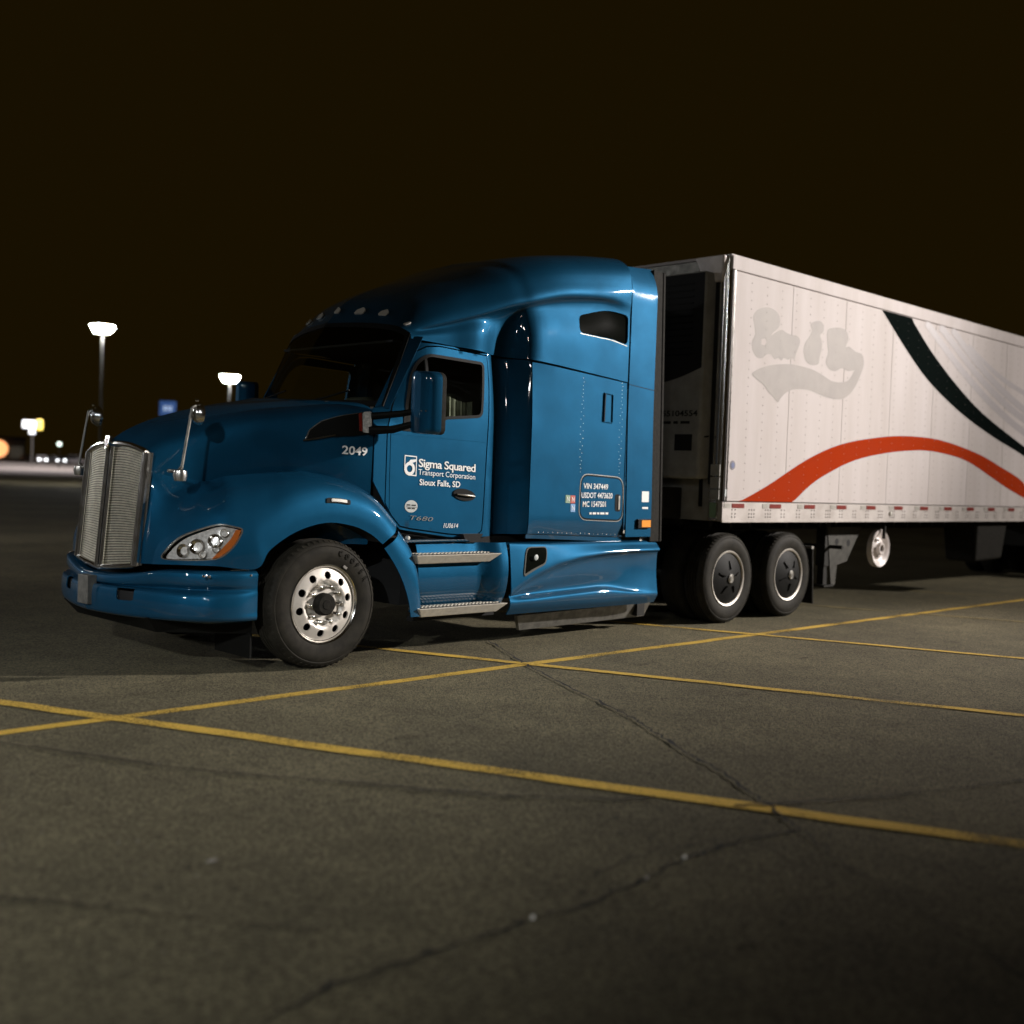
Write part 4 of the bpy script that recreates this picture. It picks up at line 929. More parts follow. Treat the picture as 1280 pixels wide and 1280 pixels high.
# --- steps, side fairing, under parts ---
def stepP(a, b):   # a = X, b = Z
    a = np.asarray(a, float); b = np.asarray(b, float)
    return np.stack([a, .15-.07*np.sin(np.clip((b-.36)/.60, 0, 1)*3.14159)**.8+.03*sstep(.5,.36,b)-.10*sstep(1.72,1.90,a), b], -1)
panel('step_panel', stepP, [(.99,.37),(1.02,.955),(1.995,.955),(1.955,.37)], [], 'blue_paint', T_, .06, .01)
def tread(z, x0, x1, name, yo):
    st = root(name, '', ''); del st['label']; del st['category']; st.parent = T_
    b = B(); b.hexa([(x0+.05,yo+.02,z-.075),(x1-.12,yo+.02,z-.075),(x1-.14,.13,z-.075),(x0+.05,.13,z-.075),(x0,yo-.015,z),(x1,yo-.015,z),(x1,.13,z),(x0,.13,z)])
    bevel(b.build('step_edge', 'step_metal', st, smooth=False), .006)
    b = B(); b.box(x0+.03, x1-.08, yo+.012, .12, z+.0025, z+.006); b.build('step_pad', 'steel_dark', st, smooth=False)
    n = int((x1-x0-.12)/.042); q = B()
    for i in range(n):
        for j in range(3):
            q.box(x0+.05+i*.042, x0+.05+i*.042+.022, yo+.02+j*.038, yo+.043+j*.038, z+.006, z+.012)
    stuff(q.build('tread_studs', 'step_metal', st, smooth=False))
tread(.865, .90, 1.90, 'step', .0); tread(.415, .945, 1.995, 'step', -.005)
b = B(); b.box(.96, 1.93, .10, .16, .30, .34); b.build('step_rail', 'inner_black', T_, smooth=False)
b = B(); b.hexa([(.82,.11,.965),(1.62,.11,.965),(1.62,.2,.965),(.82,.2,.965),(.84,.10,.99),(1.56,.10,.985),(1.56,.2,.985),(.84,.2,.99)]); b.build('sill_strip', 'blue_paint', T_, smooth=False)
b = B(); b.lathe([(0,-.010),(.014,-.008),(.019,0),(.019,.02)], (.90,.10,1.005), 'Y', 16); b.build('sill_lamp', 'lens_white', T_)
b = B(); b.hexa([(1.58,.12,.955),(1.72,.12,.955),(1.72,.2,.955),(1.58,.2,.955),(1.54,.12,1.03),(1.78,.12,1.03),(1.78,.2,1.03),(1.54,.2,1.03)]); b.build('sill_bracket', 'inner_black', T_, smooth=False)
b = B(); b.box(.95, 3.65, .25, 2.19, .42, 1.0); b.build('underbody', 'inner_black', T_, smooth=False)
fw = rnd([(.25,2.15),(1.02,2.10),(1.0,2.85),(.12,3.12)], [.08,.08,.1,.05], 4)
ffull = [(0,0),(14,0),(14,9),(.1,9),(-.0,8),(.0,7)]
fa = panel('side_fairing', fair_P, [(0,0),(14,0),(14,9),(0,9)], [], 'blue_paint', T_, .2, .012)
V0 = panel('side_fairing', fair_P, [(0,0),(14,0),(14,9),(0,9)], [], 'blue_paint', T_, .6, .012, far_only=True)
FW = [inv(fair_P, x, z) for x, z in ((2.27,.90),(2.53,.905),(2.50,.76),(2.21,.655))]; FW = rnd([(a, max(c_, 1.6)) for a, c_ in FW], [.3,.3,.3,.1], 4)
wf = panel('fairing_window', fair_P, FW, [], 'glass_dark', T_, .2, .0, lift=.004)
panel('window_frame', fair_P, grow(FW, .05), [grow(FW, -.02)], 'frame_grey', wf, .2, .008, lift=.007)
b = B(); b.lathe([(0,-.004),(.022,-.003),(.028,0)], (2.35,-.004,.815), 'Y', 9); b.build('window_sticker', 'grey_print', wf)
b = B(); b.hexa([(2.45,.28,.10),(4.35,.30,.12),(4.35,.34,.12),(2.45,.32,.10),(2.35,.22,.25),(4.38,.24,.27),(4.38,.28,.27),(2.35,.26,.25)]); b.build('lower_skirt', 'dull_metal', T_, smooth=False)
b = B(); b.box(4.14, 4.26, .22, .5, .14, .30); b.build('skirt_bracket', 'steel_dark', T_, smooth=False)
b = B(); b.box(3.98,4.22,.10,.40,.94,1.0); b.build('catwalk_step', 'dull_metal', T_, smooth=False)
# frame, deck plate, axles, fifth wheel
b = B(); b.box(-.9, 7.35, .78, .88, .72, .98); b.box(-.9, 7.35, 1.56, 1.66, .72, .98)
for x in (.2, 1.8, 3.4, 4.6, 6.1, 7.3): b.box(x, x+.1, .88, 1.56, .76, .94)
b.build('frame_rails', 'steel_dark', T_, smooth=False)
b = B(); b.box(3.72, 4.75, .55, 1.9, .99, 1.02); b.build('catwalk', 'dull_metal', T_, smooth=False)
b = B()
for x in (0, 5.46, 6.71): b.tube([(x, .3, .5), (x, 2.14, .5)], .09 if x else .06, 12); 
for x in (5.46, 6.71): b.lathe([(0,-.25),(.15,-.2),(.22,0),(.15,.2),(0,.25)], (x, 1.22, .52), 'Y', 16)
b.build('axle', 'steel_dark', T_)
b = B(); b.box(5.6, 6.5, .75, 1.69, .99, 1.09); b.build('fifth_wheel', 'steel_dark', T_, smooth=False)
for y0, y1 in ((.04, .60), (1.84, 2.40)):
    b = B(); b.hexa([(7.35,y0,.12),(7.37,y0,.12),(7.37,y1,.12),(7.35,y1,.12),(7.30,y0,.80),(7.32,y0,.80),(7.32,y1,.80),(7.30,y1,.80)]); b.build('mud_flap', 'rubber', T_, smooth=False)
    b = B(); b.box(7.28, 7.33, y0, y1+.1 if y0 < 1 else y1, .80, .83); b.build('flap_hanger', 'dull_metal', T_, smooth=False)
steer_wheel((0, .0, .505), T_); steer_wheel((0, 2.44, .505), T_, 1)
for x, rr in ((5.46, .3), (6.71, .95)): drive_wheel((x, .0, .505), T_, -1, rr); drive_wheel((x, 2.44, .505), T_, 1, rr)
# air lines and cables behind the sleeper
for k, (y, mat) in enumerate(((1.0,'reflector_red'),(1.1,'navy_print'),(1.2,'black_plastic'))):
    b = B(); pts = [(3.72+1.3*t+.04*math.cos(t*60), y+.04*math.sin(t*60), 1.75-.9*math.sin(t*3.14159)*.6+.05*t) for t in np.linspace(0, 1, 90)]; b.tube(pts, .010, 5); b.build('air_hose', mat, T_)
b = B(); b.box(3.66, 3.80, .30, 2.1, 1.0, 1.5); b.tube([(3.85,.45,1.0),(3.85,.45,3.0)], .07, 14); b.tube([(3.85,2.0,1.0),(3.85,2.0,3.4)], .07, 14); b.build('stack_mounts', 'steel_dark', T_)

# --- lettering ---
side_text('door_lettering', 'Sigma Squared', 1.040, 1.606, 1.700, 1.580, .068, dr, bold=.016, space=.92)
side_text('door_lettering', 'Transport Corporation', 1.040, 1.540, 1.700, 1.512, .046, dr, mat='white_print', bold=.0, space=.98)
side_text('door_lettering', 'Sioux Falls, SD', 1.056, 1.452, 1.524, 1.440, .050, dr, bold=.016)
def hood_T(a, c):
    X, Z = .285+.215*a, 1.686-.008*a+.066*c; p = hood_P(*inv(hood_P, X, Z, 150)); return (X, p[1]-.008, Z)
text('fleet_number', '2049', hood_T, 'white_print', T_, bold=.022)
side_text('box_lettering', 'VIN 347449', 3.020, 1.462, 3.385, 1.458, .052, tb, bold=.014)
side_text('box_lettering', 'USDOT 4473620', 2.990, 1.372, 3.450, 1.372, .052, tb, bold=.014, lift=.012)
side_text('box_lettering', 'MC 1547501', 3.020, 1.286, 3.360, 1.288, .052, tb, bold=.014)
marks('small_print', lambda a, c: (3.12+.28*a, float(side_w(3.2, 1.2))-.008, 1.212+.020*c), [3, 5, 3, 6, 4], 'white_print', tb)
side_text('model_badge', 'T680', .965, 1.155, 1.22, 1.140, .036, dr, mat='grey_badge', bold=-.01, shear=.25, lift=.008)
side_text('door_lettering', '1U0614', 1.345, 1.085, 1.515, 1.082, .040, dr, bold=.0, shear=.2)

# company mark: sigma in a square
def sideP2(a, b): return side_P(a, b)
x0, x1, z0, z1 = .885, 1.020, 1.520, 1.700
fr = [(x0,z0+.06),(x0,z1),(x1,z1-.008),(x1,z0),(x0+.06,z0)]
panel('company_mark', side_P, [(x0,z0+.055),(x0,z1),(x1,z1-.006),(x1,z0+.004),(x0+.055,z0+.008)], [[(x0+.009,z0+.055),(x0+.009,z1-.010),(x1-.009,z1-.016),(x1-.009,z0+.014),(x0+.055,z0+.018)]], 'white_print', dr, .03, 0, lift=.004)
cx, cz, rr = x0+.058, z0+.066, .058
ring = [(cx+rr*math.cos(t), cz+rr*math.sin(t)) for t in np.linspace(R(60), R(360), 26)]+[(cx+rr*math.cos(0), cz)]
panel('company_mark', side_P, circ(rr, cx, cz, 30), [circ(rr*.52, cx, cz, 20)], 'white_print', dr, .02, 0, lift=.0045)
panel('company_mark', side_P, [(cx-.012,cz+rr*1.0),(cx+.005,cz+rr*1.30),(x1-.006,cz+rr*1.42),(x1-.008,cz+rr*1.08),(cx+.01,cz+rr*.78)], [], 'white_print', dr, .03, 0, lift=.005)
# round sticker
panel('round_sticker', side_P, [(.975+.070*math.cos(t), 1.268+.052*math.sin(t)) for t in np.linspace(0, 2*math.pi, 36, endpoint=False)], [], 'grey_print', dr, .03, 0, lift=.003)
marks('sticker_print', lambda a, c: (.925+.10*a, float(side_w(.97, 1.28))-.006, 1.276-.004*a+.010*c), [4, 5], 'steel_dark', dr)
marks('sticker_print', lambda a, c: (.935+.08*a, float(side_w(.97, 1.28))-.006, 1.248-.004*a+.010*c), [3, 3], 'steel_dark', dr)
panel('sticker_line', side_P, [(.915,1.266),(1.035,1.262),(1.035,1.259),(.915,1.263)], [], 'steel_dark', dr, .05, 0, lift=.006)
for (xa, za, mt) in ((2.775,1.395,'green_print'),(2.845,1.393,'red_print'),(2.85,1.31,'sky_print')):
    o = panel('permit_sticker', side_P, [(xa,za-.075),(xa+.065,za-.076),(xa+.065,za-.001),(xa,za)], [], mt, T_, .05, 0, lift=.003)
    side_text('sticker_lettering', 'N', xa+.015, za-.06, xa+.05, za-.06, .045, o, lift=.008)
# ================= trailer =================
TR = root('semi_trailer', 'long white box trailer with red and black swooshes behind the blue truck', 'trailer', (0, 0, 0))
TY0, TY1, TX0, TX1, ZB, ZT = -.075, 2.515, 5.14, 21.3, 1.145, 4.05
def flat(Y):
    def P(a, b):
        a = np.asarray(a, float); b = np.asarray(b, float); return np.stack([a, np.full_like(a, Y), b], -1)
    return P
n = 13; w = (TX1-TX0-.10)/n
first = None
for k in range(n):
    x0 = TX0+.05+k*w
    for y, s in ((TY0, -1), (TY1, 1)):
        b = B(); b.box(x0+.002, x0+w-.002, y+(.0 if s < 0 else -.02), y+(.02 if s < 0 else 0), ZB+.225, ZT-.17)
        o = b.build('side_panel', 'trailer_white', TR, smooth=False); bevel(o, .0025, 1)
q = B()
X = TX0+.12
while X < TX1-.1:
    for Z in np.arange(ZB+.27, ZT-.2, .095): q.add([(X-.009, TY0-.0005, Z), (X, TY0-.0005, Z-.009), (X+.009, TY0-.0005, Z), (X, TY0-.0005, Z+.009), (X, TY0-.005, Z)], [(0, 1, 4), (1, 2, 4), (2, 3, 4), (3, 0, 4)])
    X += .3115/1
stuff(q.build('rivets', 'rivet_grey', TR, smooth=False))
b = B(); b.box(TX0+.03, TX1, TY0-.012, TY0+.03, ZT-.165, ZT-.01); b.box(TX0+.03, TX1, TY1-.03, TY1+.012, ZT-.165, ZT-.01); bevel(b.build('top_rail', 'trailer_white', TR, smooth=False), .012, 3)
b = B(); b.box(TX0+.02, TX1, TY0+.0, TY1, ZT-.03, ZT); b.build('roof', 'trailer_white', TR, smooth=False)
b = B(); b.box(TX0+.02, TX1, TY0-.010, TY0+.05, ZB, ZB+.215); b.box(TX0+.02, TX1, TY0-.016, TY0+.0, ZB-.012, ZB+.012); b.box(TX0+.02, TX1, TY1-.05, TY1+.010, ZB, ZB+.215); bevel(b.build('bottom_rail', 'trailer_rail', TR, smooth=False), .004, 1)
q = B(); X = TX0+.2
while X < TX1:
    for j, Z in enumerate((ZB+.05, ZB+.085, ZB+.13)):
        for e in (0, .06) if int(X*7) % 3 else (0, .05, .1): q.box(X+e, X+e+.014, TY0-.0135, TY0-.009, Z-.007, Z+.007)
    X += .335
stuff(q.build('rail_rivets', 'steel_dark', TR, smooth=False))
X = 5.17
while X < 21:
    for a, c_, mt in ((.02, .13, 'reflector_white'), (.17, .41, 'reflector_red')):
        b = B(); b.box(X+a, X+c_, TY0-.0145, TY0-.009, ZB+.150, ZB+.198); b.build('reflective_tape', mt, TR, smooth=False)
    X += .757
b = B(); b.lathe([(0,-.022),(.028,-.016),(.034,0)], (9.02, TY0-.012, ZB+.10), 'Y', 16); b.build('side_lamp', 'lens_white', TR)
# graphics on the near flank
PF = flat(TY0)
red = PO['t_red']; rtop = spline(red[:11], 4, False); rbot = spline(red[11:], 4, False)
# the red arc comes down to the rail at both ends and runs on past the picture
rtop = rtop[:-1]+spline([red[9], (14.3,1.56), (14.85,1.371)], 3, False)[1:]; rbot = spline([(14.25,1.371), (13.95,1.43)]+red[11:], 4, False)
red_p = [(a, max(b_, 1.371)) for a, b_ in rtop+rbot]
panel('red_swoosh', PF, red_p, [], 'swoosh_red', TR, .35, 0, lift=.0016, estep=.15)
kt = spline(PO['t_blk'][2:7]+[(15.0,1.95),(17.0,1.62)], 4, False); kb = spline([(17.0,1.50),(15.0,1.80)]+PO['t_blk'][7:], 4, False)
blk = [(8.564,3.876),(9.40,3.876)]+kt+kb
panel('black_swoosh', PF, blk, [], 'swoosh_black', TR, .35, 0, lift=.0024, estep=.15)
for g, tail_ in (('t_g1', (15, 2.3)), ('t_g2', (15, 2.45)), ('t_g3', (15, 2.55))):
    pts = spline([(PO[g][0][0]-.12, 3.876)]+PO[g][1:]+[tail_], 5, False); panel('pale_stripe', PF, strip(None, pts, .12), [], 'ghost_line', TR, .3, 0, lift=.0012+.0003*int(g[-1]), estep=.15)
pts = spline([(11.2,3.70),(12.6,3.30),(15,2.95)], 5, False); panel('pale_stripe', PF, strip(None, pts, .08), [], 'ghost_line', TR, .3, 0, lift=.0012, estep=.15)
for g, hl_ in (('g_B1', ['g_hole']), ('g_and', []), ('g_B2', []), ('g_sw', [])):
    panel('faded_logo', PF, spline(PO[g], 3), [PO[h] for h in hl_], 'ghost_print', TR, .15, 0, lift=.0010+.0004*['g_B1','g_and','g_B2','g_sw'].index(g), estep=.05)
b = B(); b.lathe([(0,-.004),(.05,-.004),(.052,0)], (5.335, TY0, 1.765), 'Y', 24); o = b.build('round_decal', 'decal_grey', TR, smooth=False)
b = B(); b.lathe([(0,-.006),(.030,-.006),(.032,-.003)], (5.335, TY0, 1.765), 'Y', 18); b.build('decal_centre', 'navy_print', o, smooth=False)
b = B(); b.box(5.20, 5.235, TY0-.004, TY0, 1.42, 1.50); b.build('small_decal', 'grey_print', TR, smooth=False)
# nose: front wall, corner posts, cooling unit
b = B(); b.box(TX0+.06, TX0+.10, TY0+.06, TY1-.06, ZB, ZT-.03); b.build('front_wall', 'reefer_white', TR, smooth=False)
def post(y, s, name='corner_post'):
    b = B(); arc = [(TX0+.11-.11*math.cos(t), y+s*(.11-.11*math.sin(t))) for t in np.linspace(0, math.pi/2, 10)]
    pl = [(arc[0][0], y+s*.16)]+arc+[(TX0+.115, y+s*.02),(TX0+.02, y+s*.16)]
    b.prism(pl, XY, ZB+.01, ZT-.01); return b.build(name, 'chrome', TR, ang=40)
post(TY0-.004, 1); post(TY1+.004, -1)
b = B(); b.box(TX0+.045, TX0+.06, TY0-.010, TY0-.003, ZB+.2, ZT-.12); b.box(TX0-.012, TX0+.004, TY0+.13, TY0+.17, ZB+.4, ZT-.15); b.build('post_seal', 'inner_black', TR, smooth=False)
for y0_, y1_ in ((-.05, .36), (2.08, 2.49)):
    b = B(); b.hexa([(TX0-.03,y0_+.06,ZT-.30),(TX0+.1,y0_+.06,ZT-.30),(TX0+.1,y1_-.12,ZT-.30),(TX0-.03,y1_-.12,ZT-.30),(TX0-.07,y0_+.01,ZT-.015),(TX0+.1,y0_,ZT-.015),(TX0+.1,y1_,ZT-.015),(TX0-.07,y1_,ZT-.015)]); bevel(b.build('corner_cap', 'wheel_white', TR, smooth=False), .025, 3)
b = B(); b.box(TX0+.04, TX0+.07, .36, 2.08, ZT-.20, ZT-.03); b.build('front_header', 'dull_metal', TR, smooth=False)
for k, (z0_, z1_) in enumerate(((ZB+.50,ZB+.62),(ZB+.36,ZB+.48),(ZB+.24,ZB+.34))):
    b = B(); b.box(TX0-.014, TX0-.004, -.055, .065, z0_, z1_); b.build('document_plate', 'reefer_white', TR, smooth=False)
b = B(); b.box(TX0-.016, TX0-.004, -.02, .06, ZB+.04, ZB+.20); b.build('green_placard', 'green_print', TR, smooth=False)
# cooling unit
UX = 4.95
uni = root('cooling_unit', '', ''); del uni['label']; del uni['category']; uni.parent = TR
bo = [(.10,1.68),(.10,3.90),(2.34,3.90),(2.34,1.68)]
b = B(); b.box(UX, TX0+.06, .10, 2.34, 1.60, 3.86); bevel(b.build('housing', 'reefer_white', uni, smooth=False), .04, 4)
curve = spline([(.115,2.81),(.45,2.70),(.9,2.62),(1.22,2.60),(1.54,2.62),(1.99,2.70),(2.325,2.81)], 5, False)
b = B(); b.prism(curve+[(2.325,3.84),(.115,3.84)], YZ, UX-.006, UX-.001); b.build('grille_face', 'inner_black', uni, smooth=False)
b = B()
for k in range(12): b.box(UX-.014, UX-.006, .25, 2.19, 2.95+k*.07, 2.965+k*.07)
stuff(b.build('grille_slats', 'black_plastic', uni, smooth=False))
text('unit_number', '55104554', lambda a, c: (UX-.004, .62-.48*a, 2.285+.062*c), 'steel_dark', uni, bold=.02)
marks('unit_print', lambda a, c: (UX-.004, .60-.36*a, 2.20+.03*c), [5, 3, 6], 'steel_dark', uni)
b = B(); b.box(UX-.012, UX-.002, .12, .62, 1.72, 2.15); b.box(UX-.016, UX-.010, .17, .44, 1.86, 2.06); b.build('control_frame', 'reefer_white', uni, smooth=False)
b = B(); b.box(UX-.020, UX-.015, .19, .425, 1.905, 2.085); bevel(b.build('control_panel', 'inner_black', uni, smooth=False), .002)
b = B(); b.box(4.72, TX0, .45, .80, 1.15, 1.50); b.box(4.7, TX0, .9, 2.1, 1.18, 1.50); bevel(b.build('battery_box', 'steel_dark', uni, smooth=False), .01)
b = B(); b.tube([(5.12,.16,3.6),(5.05,.14,2.2),(5.08,.15,1.3)], .022, 8); b.tube([(5.1,.30,2.06),(4.98,.20,2.04),(5.06,.06,2.07)], .010, 6); b.build('drain_hose', 'black_plastic', uni)
# under the trailer
b = B(); b.box(TX0, TX1, .95, 1.05, .98, ZB); b.box(TX0, TX1, 1.39, 1.49, .98, ZB)
for k in range(40): b.box(TX0+.3+k*.4, TX0+.36+k*.4, TY0+.35, TY1-.35, ZB-.10, ZB)
b.build('floor_beams', 'steel_dark', TR, smooth=False)
b = B(); b.box(5.2, 7.2, .5, 1.94, 1.08, ZB-.01); b.build('coupler_plate', 'steel_dark', TR, smooth=False)
for y in (.30, 2.14):
    lg = root('landing_leg', '', ''); del lg['label']; del lg['category']; lg.parent = TR
    b = B(); b.box(7.95, 8.08, y-.06, y+.07, .55, 1.10); b.box(7.97, 8.06, y-.04, y+.05, .30, .60); b.build('leg_tube', 'steel_dark', lg, smooth=False)
    b = B(); b.box(7.90, 8.13, y-.10, y+.12, .285, .31); b.build('foot', 'steel_dark', lg, smooth=False)
    b = B(); b.prism([(7.98,1.05),(8.86,1.05),(8.50,.60),(8.25,.56),(8.22,.30),(8.12,.30)], XZ, y-.07, y-.055); b.build('gusset', 'gusset_steel', lg, smooth=False)
    for gx, gz in ((8.22,.86),(8.52,.84)): 
        b = B(); b.lathe([(.045,-.001),(.0,-.0015)], (gx, y-.0705, gz), 'Y', 16); b.build('gusset_hole', 'inner_black', lg, smooth=False)
b = B(); b.tube([(8.05,.05,.80),(8.05,2.3,.80)], .025, 8); b.build('cross_shaft', 'steel_dark', TR)
sw_ = root('spare_wheel', '', ''); del sw_['label']; del sw_['category']; sw_.parent = TR
b = B(); C0 = (9.12, .10, .765); b.lathe([(.04,-.02),(.055,-.045),(.075,-.045),(.09,-.01),(.15,.02),(.19,.0),(.215,-.02),(.245,-.028),(.255,-.012),(.25,.05),(.20,.06)], C0, 'Y', 48); b.build('rim', 'wheel_white', sw_)
b = B(); b.lathe([(.0,.01),(.045,.01)], C0, 'Y', 20); b.build('hub_hole', 'inner_black', sw_)
b = B(); b.box(9.11, 9.13, .02, .06, .90, 1.12); b.build('hanger', 'steel_dark', sw_, smooth=False)
for k in range(5):
    t = 2*math.pi*k/5+.6; b = B(); b.lathe([(.0,.0),(.016,.001)], (C0[0]+.118*math.cos(t), C0[1]-.004, C0[2]+.118*math.sin(t)), 'Y', 10); b.build('stud_hole', 'steel_dark', sw_)
b = B(); b.hexa([(12.15,.07,.50),(13.15,.07,.53),(13.15,.55,.53),(12.15,.55,.50),(12.1,.04,1.13),(13.25,.04,1.13),(13.25,.6,1.13),(12.1,.6,1.13)]); bevel(b.build('fuel_tank', 'rubber', TR, smooth=False), .05, 4)
for x in (17.6, 18.85): drive_wheel((x, .0, .505), TR, -1, .2); drive_wheel((x, 2.44, .505), TR, 1, .2)
b = B(); b.box(16.8, 19.7, .75, 1.7, .6, .98); b.build('bogie', 'steel_dark', TR, smooth=False)
b = B(); b.box(TX1-.04, TX1, TY0, TY1, ZB, ZT-.02); b.build('rear_doors', 'trailer_white', TR, smooth=False)

# ================= lamp posts =================
def lamp_post(x, y, h, label_, aim=None, mat='lamp_lens_far', name='lamp_post', heads=4, size=1.0, group=None, headpos=None):
    L_ = root(name, label_, 'lamp post', (x, y, 0), 0, group)
    b = B(); b.lathe([(0,.75),(.30,.75),(.32,.70),(.32,0)], (0, 0, 0), 'Z', 24); b.build('concrete_base', 'concrete', L_)
    b = B(); b.tube([(0,0,.75),(0,0,h)], [.095,.060], 14); b.build('pole', 'pole_metal', L_)
    for k in range(heads):
        a = 2*math.pi*k/heads+.5; c, s = math.cos(a), math.sin(a); l1 = .14*size; ti = R(42); ct, st = math.cos(ti), math.sin(ti)
        def T2(p, q, z):    # p outward along the head, q across, z normal to the lens; the head tips up and outward
            u_, w_ = l1+p*ct+z*st*1.0, p*st-z*ct; return (c*u_-s*q, s*u_+c*q, h-.05+w_)
        b = B(); b.tube([(0,0,h-.10),(c*(l1*.5),s*(l1*.5),h-.08),(c*l1,s*l1,h-.06)], .03, 8); b.build('arm', 'pole_metal', L_)
        w_, d_ = .30*size, .46*size
        b = B(); b.hexa([T2(-.05,-w_,.05),T2(d_,-w_,.05),T2(d_,w_,.05),T2(-.05,w_,.05),T2(-.03,-w_*.8,-.07),T2(d_*.9,-w_*.8,-.05),T2(d_*.9,w_*.8,-.05),T2(-.03,w_*.8,-.07)])
        hd_ = bevel(b.build('lamp_head', 'steel_dark', L_, smooth=False), .01)
        b = B(); b.hexa([T2(-.02,-w_*.92,.052),T2(d_*.94,-w_*.92,.052),T2(d_*.94,w_*.92,.052),T2(-.02,w_*.92,.052),T2(-.02,-w_*.92,.075),T2(d_*.94,-w_*.92,.075),T2(d_*.94,w_*.92,.075),T2(-.02,w_*.92,.075)])
        b.build('lens', mat if k % 2 == 0 or mat == 'lamp_lens' else 'lamp_lens_cool', hd_, smooth=False)
    return L_
def at(px, dist):   # bearing of a far thing, given as its offset from the view axis
    a = YAW+math.atan((640-px)/FPX); return (-5.24+dist*math.cos(a), -7.27+dist*math.sin(a))
p1 = (28.0, 64.0); p2 = (54.0, 91.8)
lamp_post(*p1, 9.95, 'taller lit lamp post with a cluster of heads, at far left of the lot', size=1.5, heads=6)
lamp_post(*p2, 9.9, 'smaller lit lamp post seen just above the truck hood', size=1.9, heads=6)
lamp_post(-18.0, 16.0, 9.55, 'added fill lamp post just past the left edge beside the truck', mat='lamp_lens_far')  # unseen post added to hold the left ground fill
lamp_post(-18.0, -14.2, 9.55, 'added fill lamp post nearest the camera on its left', mat='lamp_lens_far')  # unseen post added for the bumper and headlight fill
lamp_post(MAIN_LAMP[0], MAIN_LAMP[1], MAIN_LAMP[2]+.4, 'tall lamp post beyond the right edge that lights the truck side', mat='lamp_lens')
for (x_, y_, z_), lb in zip([p_ for p_, w_ in FRONT_FILLS], ('added fill lamp post out in the lot past the left edge, nearer one', 'added fill lamp post straight ahead of the truck nose', 'added fill lamp post far out in the lot past the left edge', 'added fill lamp post behind the camera on the left')):
    lamp_post(x_, y_, z_+.35, lb, mat='lamp_lens_far')  # unseen posts added to carry the front fills
for p, pw in ((p1, FAR_W*.03), (p2, FAR_W*.04)): lamp('lot_or_fill_light', (p[0], p[1], 9.7), (p[0]+4, p[1]+3, 0), pw, 150, .6, WARM, .3)
for dx, dist in ((0, 155), (60, 175), (115, 165), (20, 215)):
    q = at(dx, dist); lamp('far_store_light', (q[0], q[1], 16), (q[0], q[1], 0), 12000, 150, .5, (1, .88, .90), .4)

# ================= far edge of the lot =================
def base(b, name, mat, par, **k): return b.build(name, mat, par, smooth=False, **k)
q = [at(-260, 121), at(220, 128), at(220, 245), at(-260, 245), at(240, 600), at(-280, 600)]
struct(mk('far_pavement', [(*p, z) for p, z in zip(q, (.02, .02, .9, .9, 1.0, 1.0))], [(0, 1, 2, 3), (3, 2, 4, 5)], 'concrete', smooth=False))
def fz(d): return float(np.interp(d, [121, 245, 600], [.02, .9, 1.0]))
def far_building(px0, px1, d, h, label_):
    a0, a1 = at(px0, d), at(px1, d); dx, dy = a1[0]-a0[0], a1[1]-a0[1]; L = math.hypot(dx, dy)
    r_ = root('store_building', label_, 'building', (*a0, fz(d)-.1), math.atan2(dy, dx))
    b = B(); b.box(0, L, 0, 14, 0, h); base(b, 'wall', 'building_wall', r_)
    b = B(); b.box(-.2, L+.2, -.25, 14.2, h+.002, h+.5); base(b, 'parapet', 'steel_dark', r_)
    return r_, L
r_, L = far_building(-90, 30, 252, 4.6, 'low dark store building at the far left edge of the lot')
for k in range(3):
    b = B(); b.box(L-2.9-k*3.4, L-.5-k*3.4, -.06, -.01, .8, 3.2); base(b, 'window', 'window_dim', r_)
b = B(); b.lathe([(0,-.30),(1.65,-.30),(1.75,-.22),(1.75,-.02)], (L-5.0, 0, 2.6), 'Y', 32); o = b.build('round_sign', 'sign_orange', r_)
label(o, 'round glowing orange sign on the store wall')
# white and yellow pole sign
x, y = at(38, 176); r_ = root('pole_sign', 'far lit sign with white and yellow faces on a post at left', 'sign', (x, y, fz(176)), math.atan2(y+7.27, x+5.24)-math.pi/2)
b = B(); b.box(-.08, .08, -.08, .08, 0, 4.7); base(b, 'post', 'pole_metal', r_)
b = B(); b.box(-1.35, .45, -.2, .2, 5.5, 6.6); bevel(base(b, 'white_face', 'sign_white', r_), .15, 3)
b = B(); b.box(.50, 1.35, -.22, .22, 5.3, 6.8); bevel(base(b, 'yellow_face', 'sign_yellow', r_), .25, 3)
b = B(); b.box(-.45, .35, -.18, .18, 4.7, 5.45); base(b, 'lower_face', 'sign_white', r_)
# blue pole sign
x, y = at(206, 118); r_ = root('pole_sign', 'small dim blue sign glimpsed above the truck hood near the grille', 'sign', (x, y, 0), math.atan2(y+7.27, x+5.24)-math.pi/2)
b = B(); b.box(-.09, .09, -.09, .09, 0, 6.3); base(b, 'post', 'steel_dark', r_)
b = B(); b.box(-.78, .78, -.12, .12, 6.3, 7.75); sg = bevel(base(b, 'sign_face', 'sign_blue', r_), .05)
marks('sign_print', lambda a, c: (-.40+.80*a, -.126, 6.78+.50*c), [3, 1.6, 3], 'sign_text', sg)
# small lamp on a wall post
x, y = at(72, 170); r_ = root('wall_lamp_post', 'tiny greenish lamp on a short post above the far parked cars', 'lamp', (x, y, 0))
b = B(); b.tube([(0,0,0),(0,0,3.5)], .05, 8); b.build('post', 'steel_dark', r_)
b = B(); b.lathe([(0,-.28),(.22,-.2),(.30,0),(.22,.2),(0,.28)], (0,0,3.75), 'Z', 14); b.build('lamp_globe', 'lamp_small', r_)
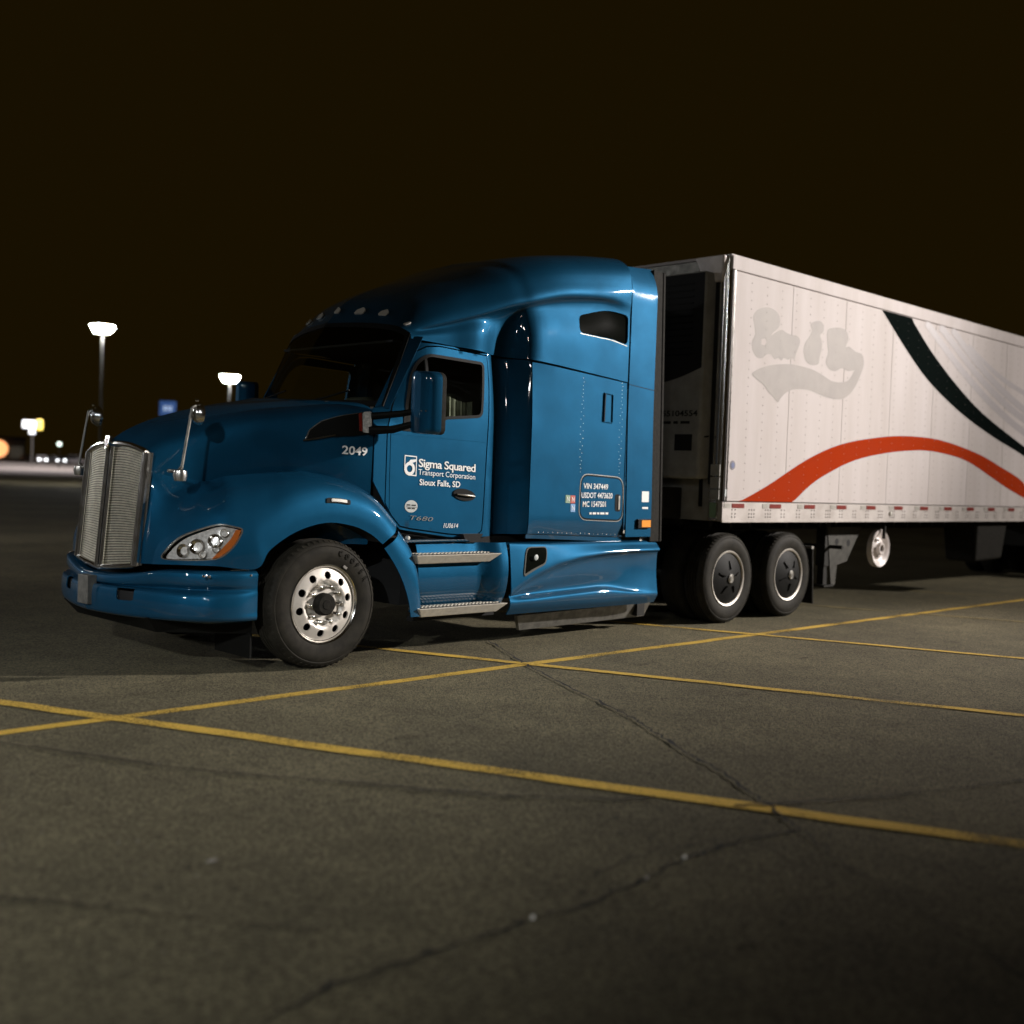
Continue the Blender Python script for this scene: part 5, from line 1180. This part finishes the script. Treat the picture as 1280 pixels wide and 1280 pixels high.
# far cars
def car(px, d, mat, lab, rz=0, lit=False, group='cars parked at the far edge of the lot', van=False):
    x, y = at(px, d); r_ = root('parked_car', lab, 'car', (x, y, fz(d)), rz, group)
    h = 1.75 if van else 1.45
    prof = [(-2.2,.35),(-2.25,.75),(-2.05,.92),(-1.55,.98),(-1.0,h),(.55,h+.02),(1.15,1.0),(2.1,.86),(2.25,.6),(2.2,.32)]
    b = B(); b.prism(prof, XZ, -.88, .88); body = bevel(b.build('body', mat, r_, smooth=False), .08, 3)
    b = B(); b.prism([(-1.42,1.0),(-.98,h-.08),(.50,h-.06),(1.02,1.02)], XZ, -.885, .885); base(b, 'side_glass', 'glass_dark', body)
    for sx in (1, -1):
        b = B(); x0 = 1.14 if sx > 0 else -1.54
        b.add([(x0+.03*sx,-.7,1.02),(x0+.03*sx,.7,1.02),((.60 if sx > 0 else -1.05)+.03*sx,.62,h-.08),((.60 if sx > 0 else -1.05)+.03*sx,-.62,h-.08)], [(0,1,2,3)]); b.build('windshield', 'glass_dark', body, smooth=False)
    for wx in (-1.4, 1.4):
        for wy in (-.80, .80):
            b = B(); b.lathe([(0,-.1),(.2,-.1),(.31,-.09),(.33,0),(.31,.09),(0,.1)], (wx, wy, .33), 'Y', 18); b.build('wheel', 'rubber', r_)
    for yy in (-.62, .62):
        b = B(); b.box(2.18, 2.30, yy-.20, yy+.20, .60, .80); base(b, 'headlight', 'headlamp_lit' if lit else 'lens_white', r_)
        b = B(); b.box(-2.29, -2.20, yy-.18, yy+.18, .66, .84); base(b, 'tail_light', 'reflector_red', r_)
    return r_
fr_ = R(65+180)
car(34, 244, 'car_dark', 'dark car with lights off, leftmost of the far parked cars', fr_+.5)
car(50, 236, 'car_white', 'white car with lit headlights at the far edge, second from left', fr_+.15, True)
car(64, 243, 'car_silver', 'silver car side-on among the far parked cars', fr_+1.4)
car(77, 233, 'car_dark', 'dark car with bright headlights at the far lot edge left of the grille', fr_-.1, True)
car(92, 240, 'car_white', 'white van-like car with lights off nearest the truck grille', fr_+1.2, False, van=True)
# litter and grit
def scrap(x, y, s, nm, lab, mat='litter_white', h=.01):
    n_ = 7; pts = [(s*(.6+.5*rng.random())*math.cos(t), s*(.5+.5*rng.random())*.6*math.sin(t)) for t in np.linspace(0, 2*math.pi, n_, endpoint=False)]
    b = B(); V = [(a, c, .0) for a, c in pts]+[(a*.75, c*.75, h*(.6+.8*rng.random())) for a, c in pts]+[(0, 0, h)]
    F = [(i, (i+1) % n_, n_+(i+1) % n_, n_+i) for i in range(n_)]+[(n_+i, n_+(i+1) % n_, 2*n_) for i in range(n_)]
    o = mk(nm, V, F, mat, None, smooth=False); o.location = (x, y, .012); tag(o, lab, 'litter' if 'paper' in lab or 'wrapper' in lab else 'stone'); return o
scrap(-2.37,-4.57,.014,'paper_scrap','white paper scrap lying on the crack nearest the camera')
scrap(-1.42,-4.52,.014,'paper_scrap','white paper scrap by the upper branch of the foreground crack')
scrap(-1.74,-4.575,.014,'pebble','pale flat pebble in the crack between the two white scraps','pebble')
scrap(-2.92,-3.36,.030,'flattened_wrapper','pale grey flattened wrapper on the bare asphalt at lower left','pebble', .004)
q = B()
for k in range(420):
    t = rng.random(2); x = -4.5+t[0]*9; y = -5.6+t[1]*5; s = .0025+.004*rng.random()**3
    a = [(x+s*math.cos(z)*(.7+.5*rng.random()), y+s*math.sin(z)*(.7+.5*rng.random()), .001) for z in (0, 1.5, 3.1, 4.6)]
    q.add(a+[(x, y, .001+s*.8)], [(0,1,4),(1,2,4),(2,3,4),(3,0,4)])
o = stuff(q.build('grit', 'pebble', None, smooth=False)); o['label'] = 'small pale grit scattered over the asphalt'; o['category'] = 'grit'
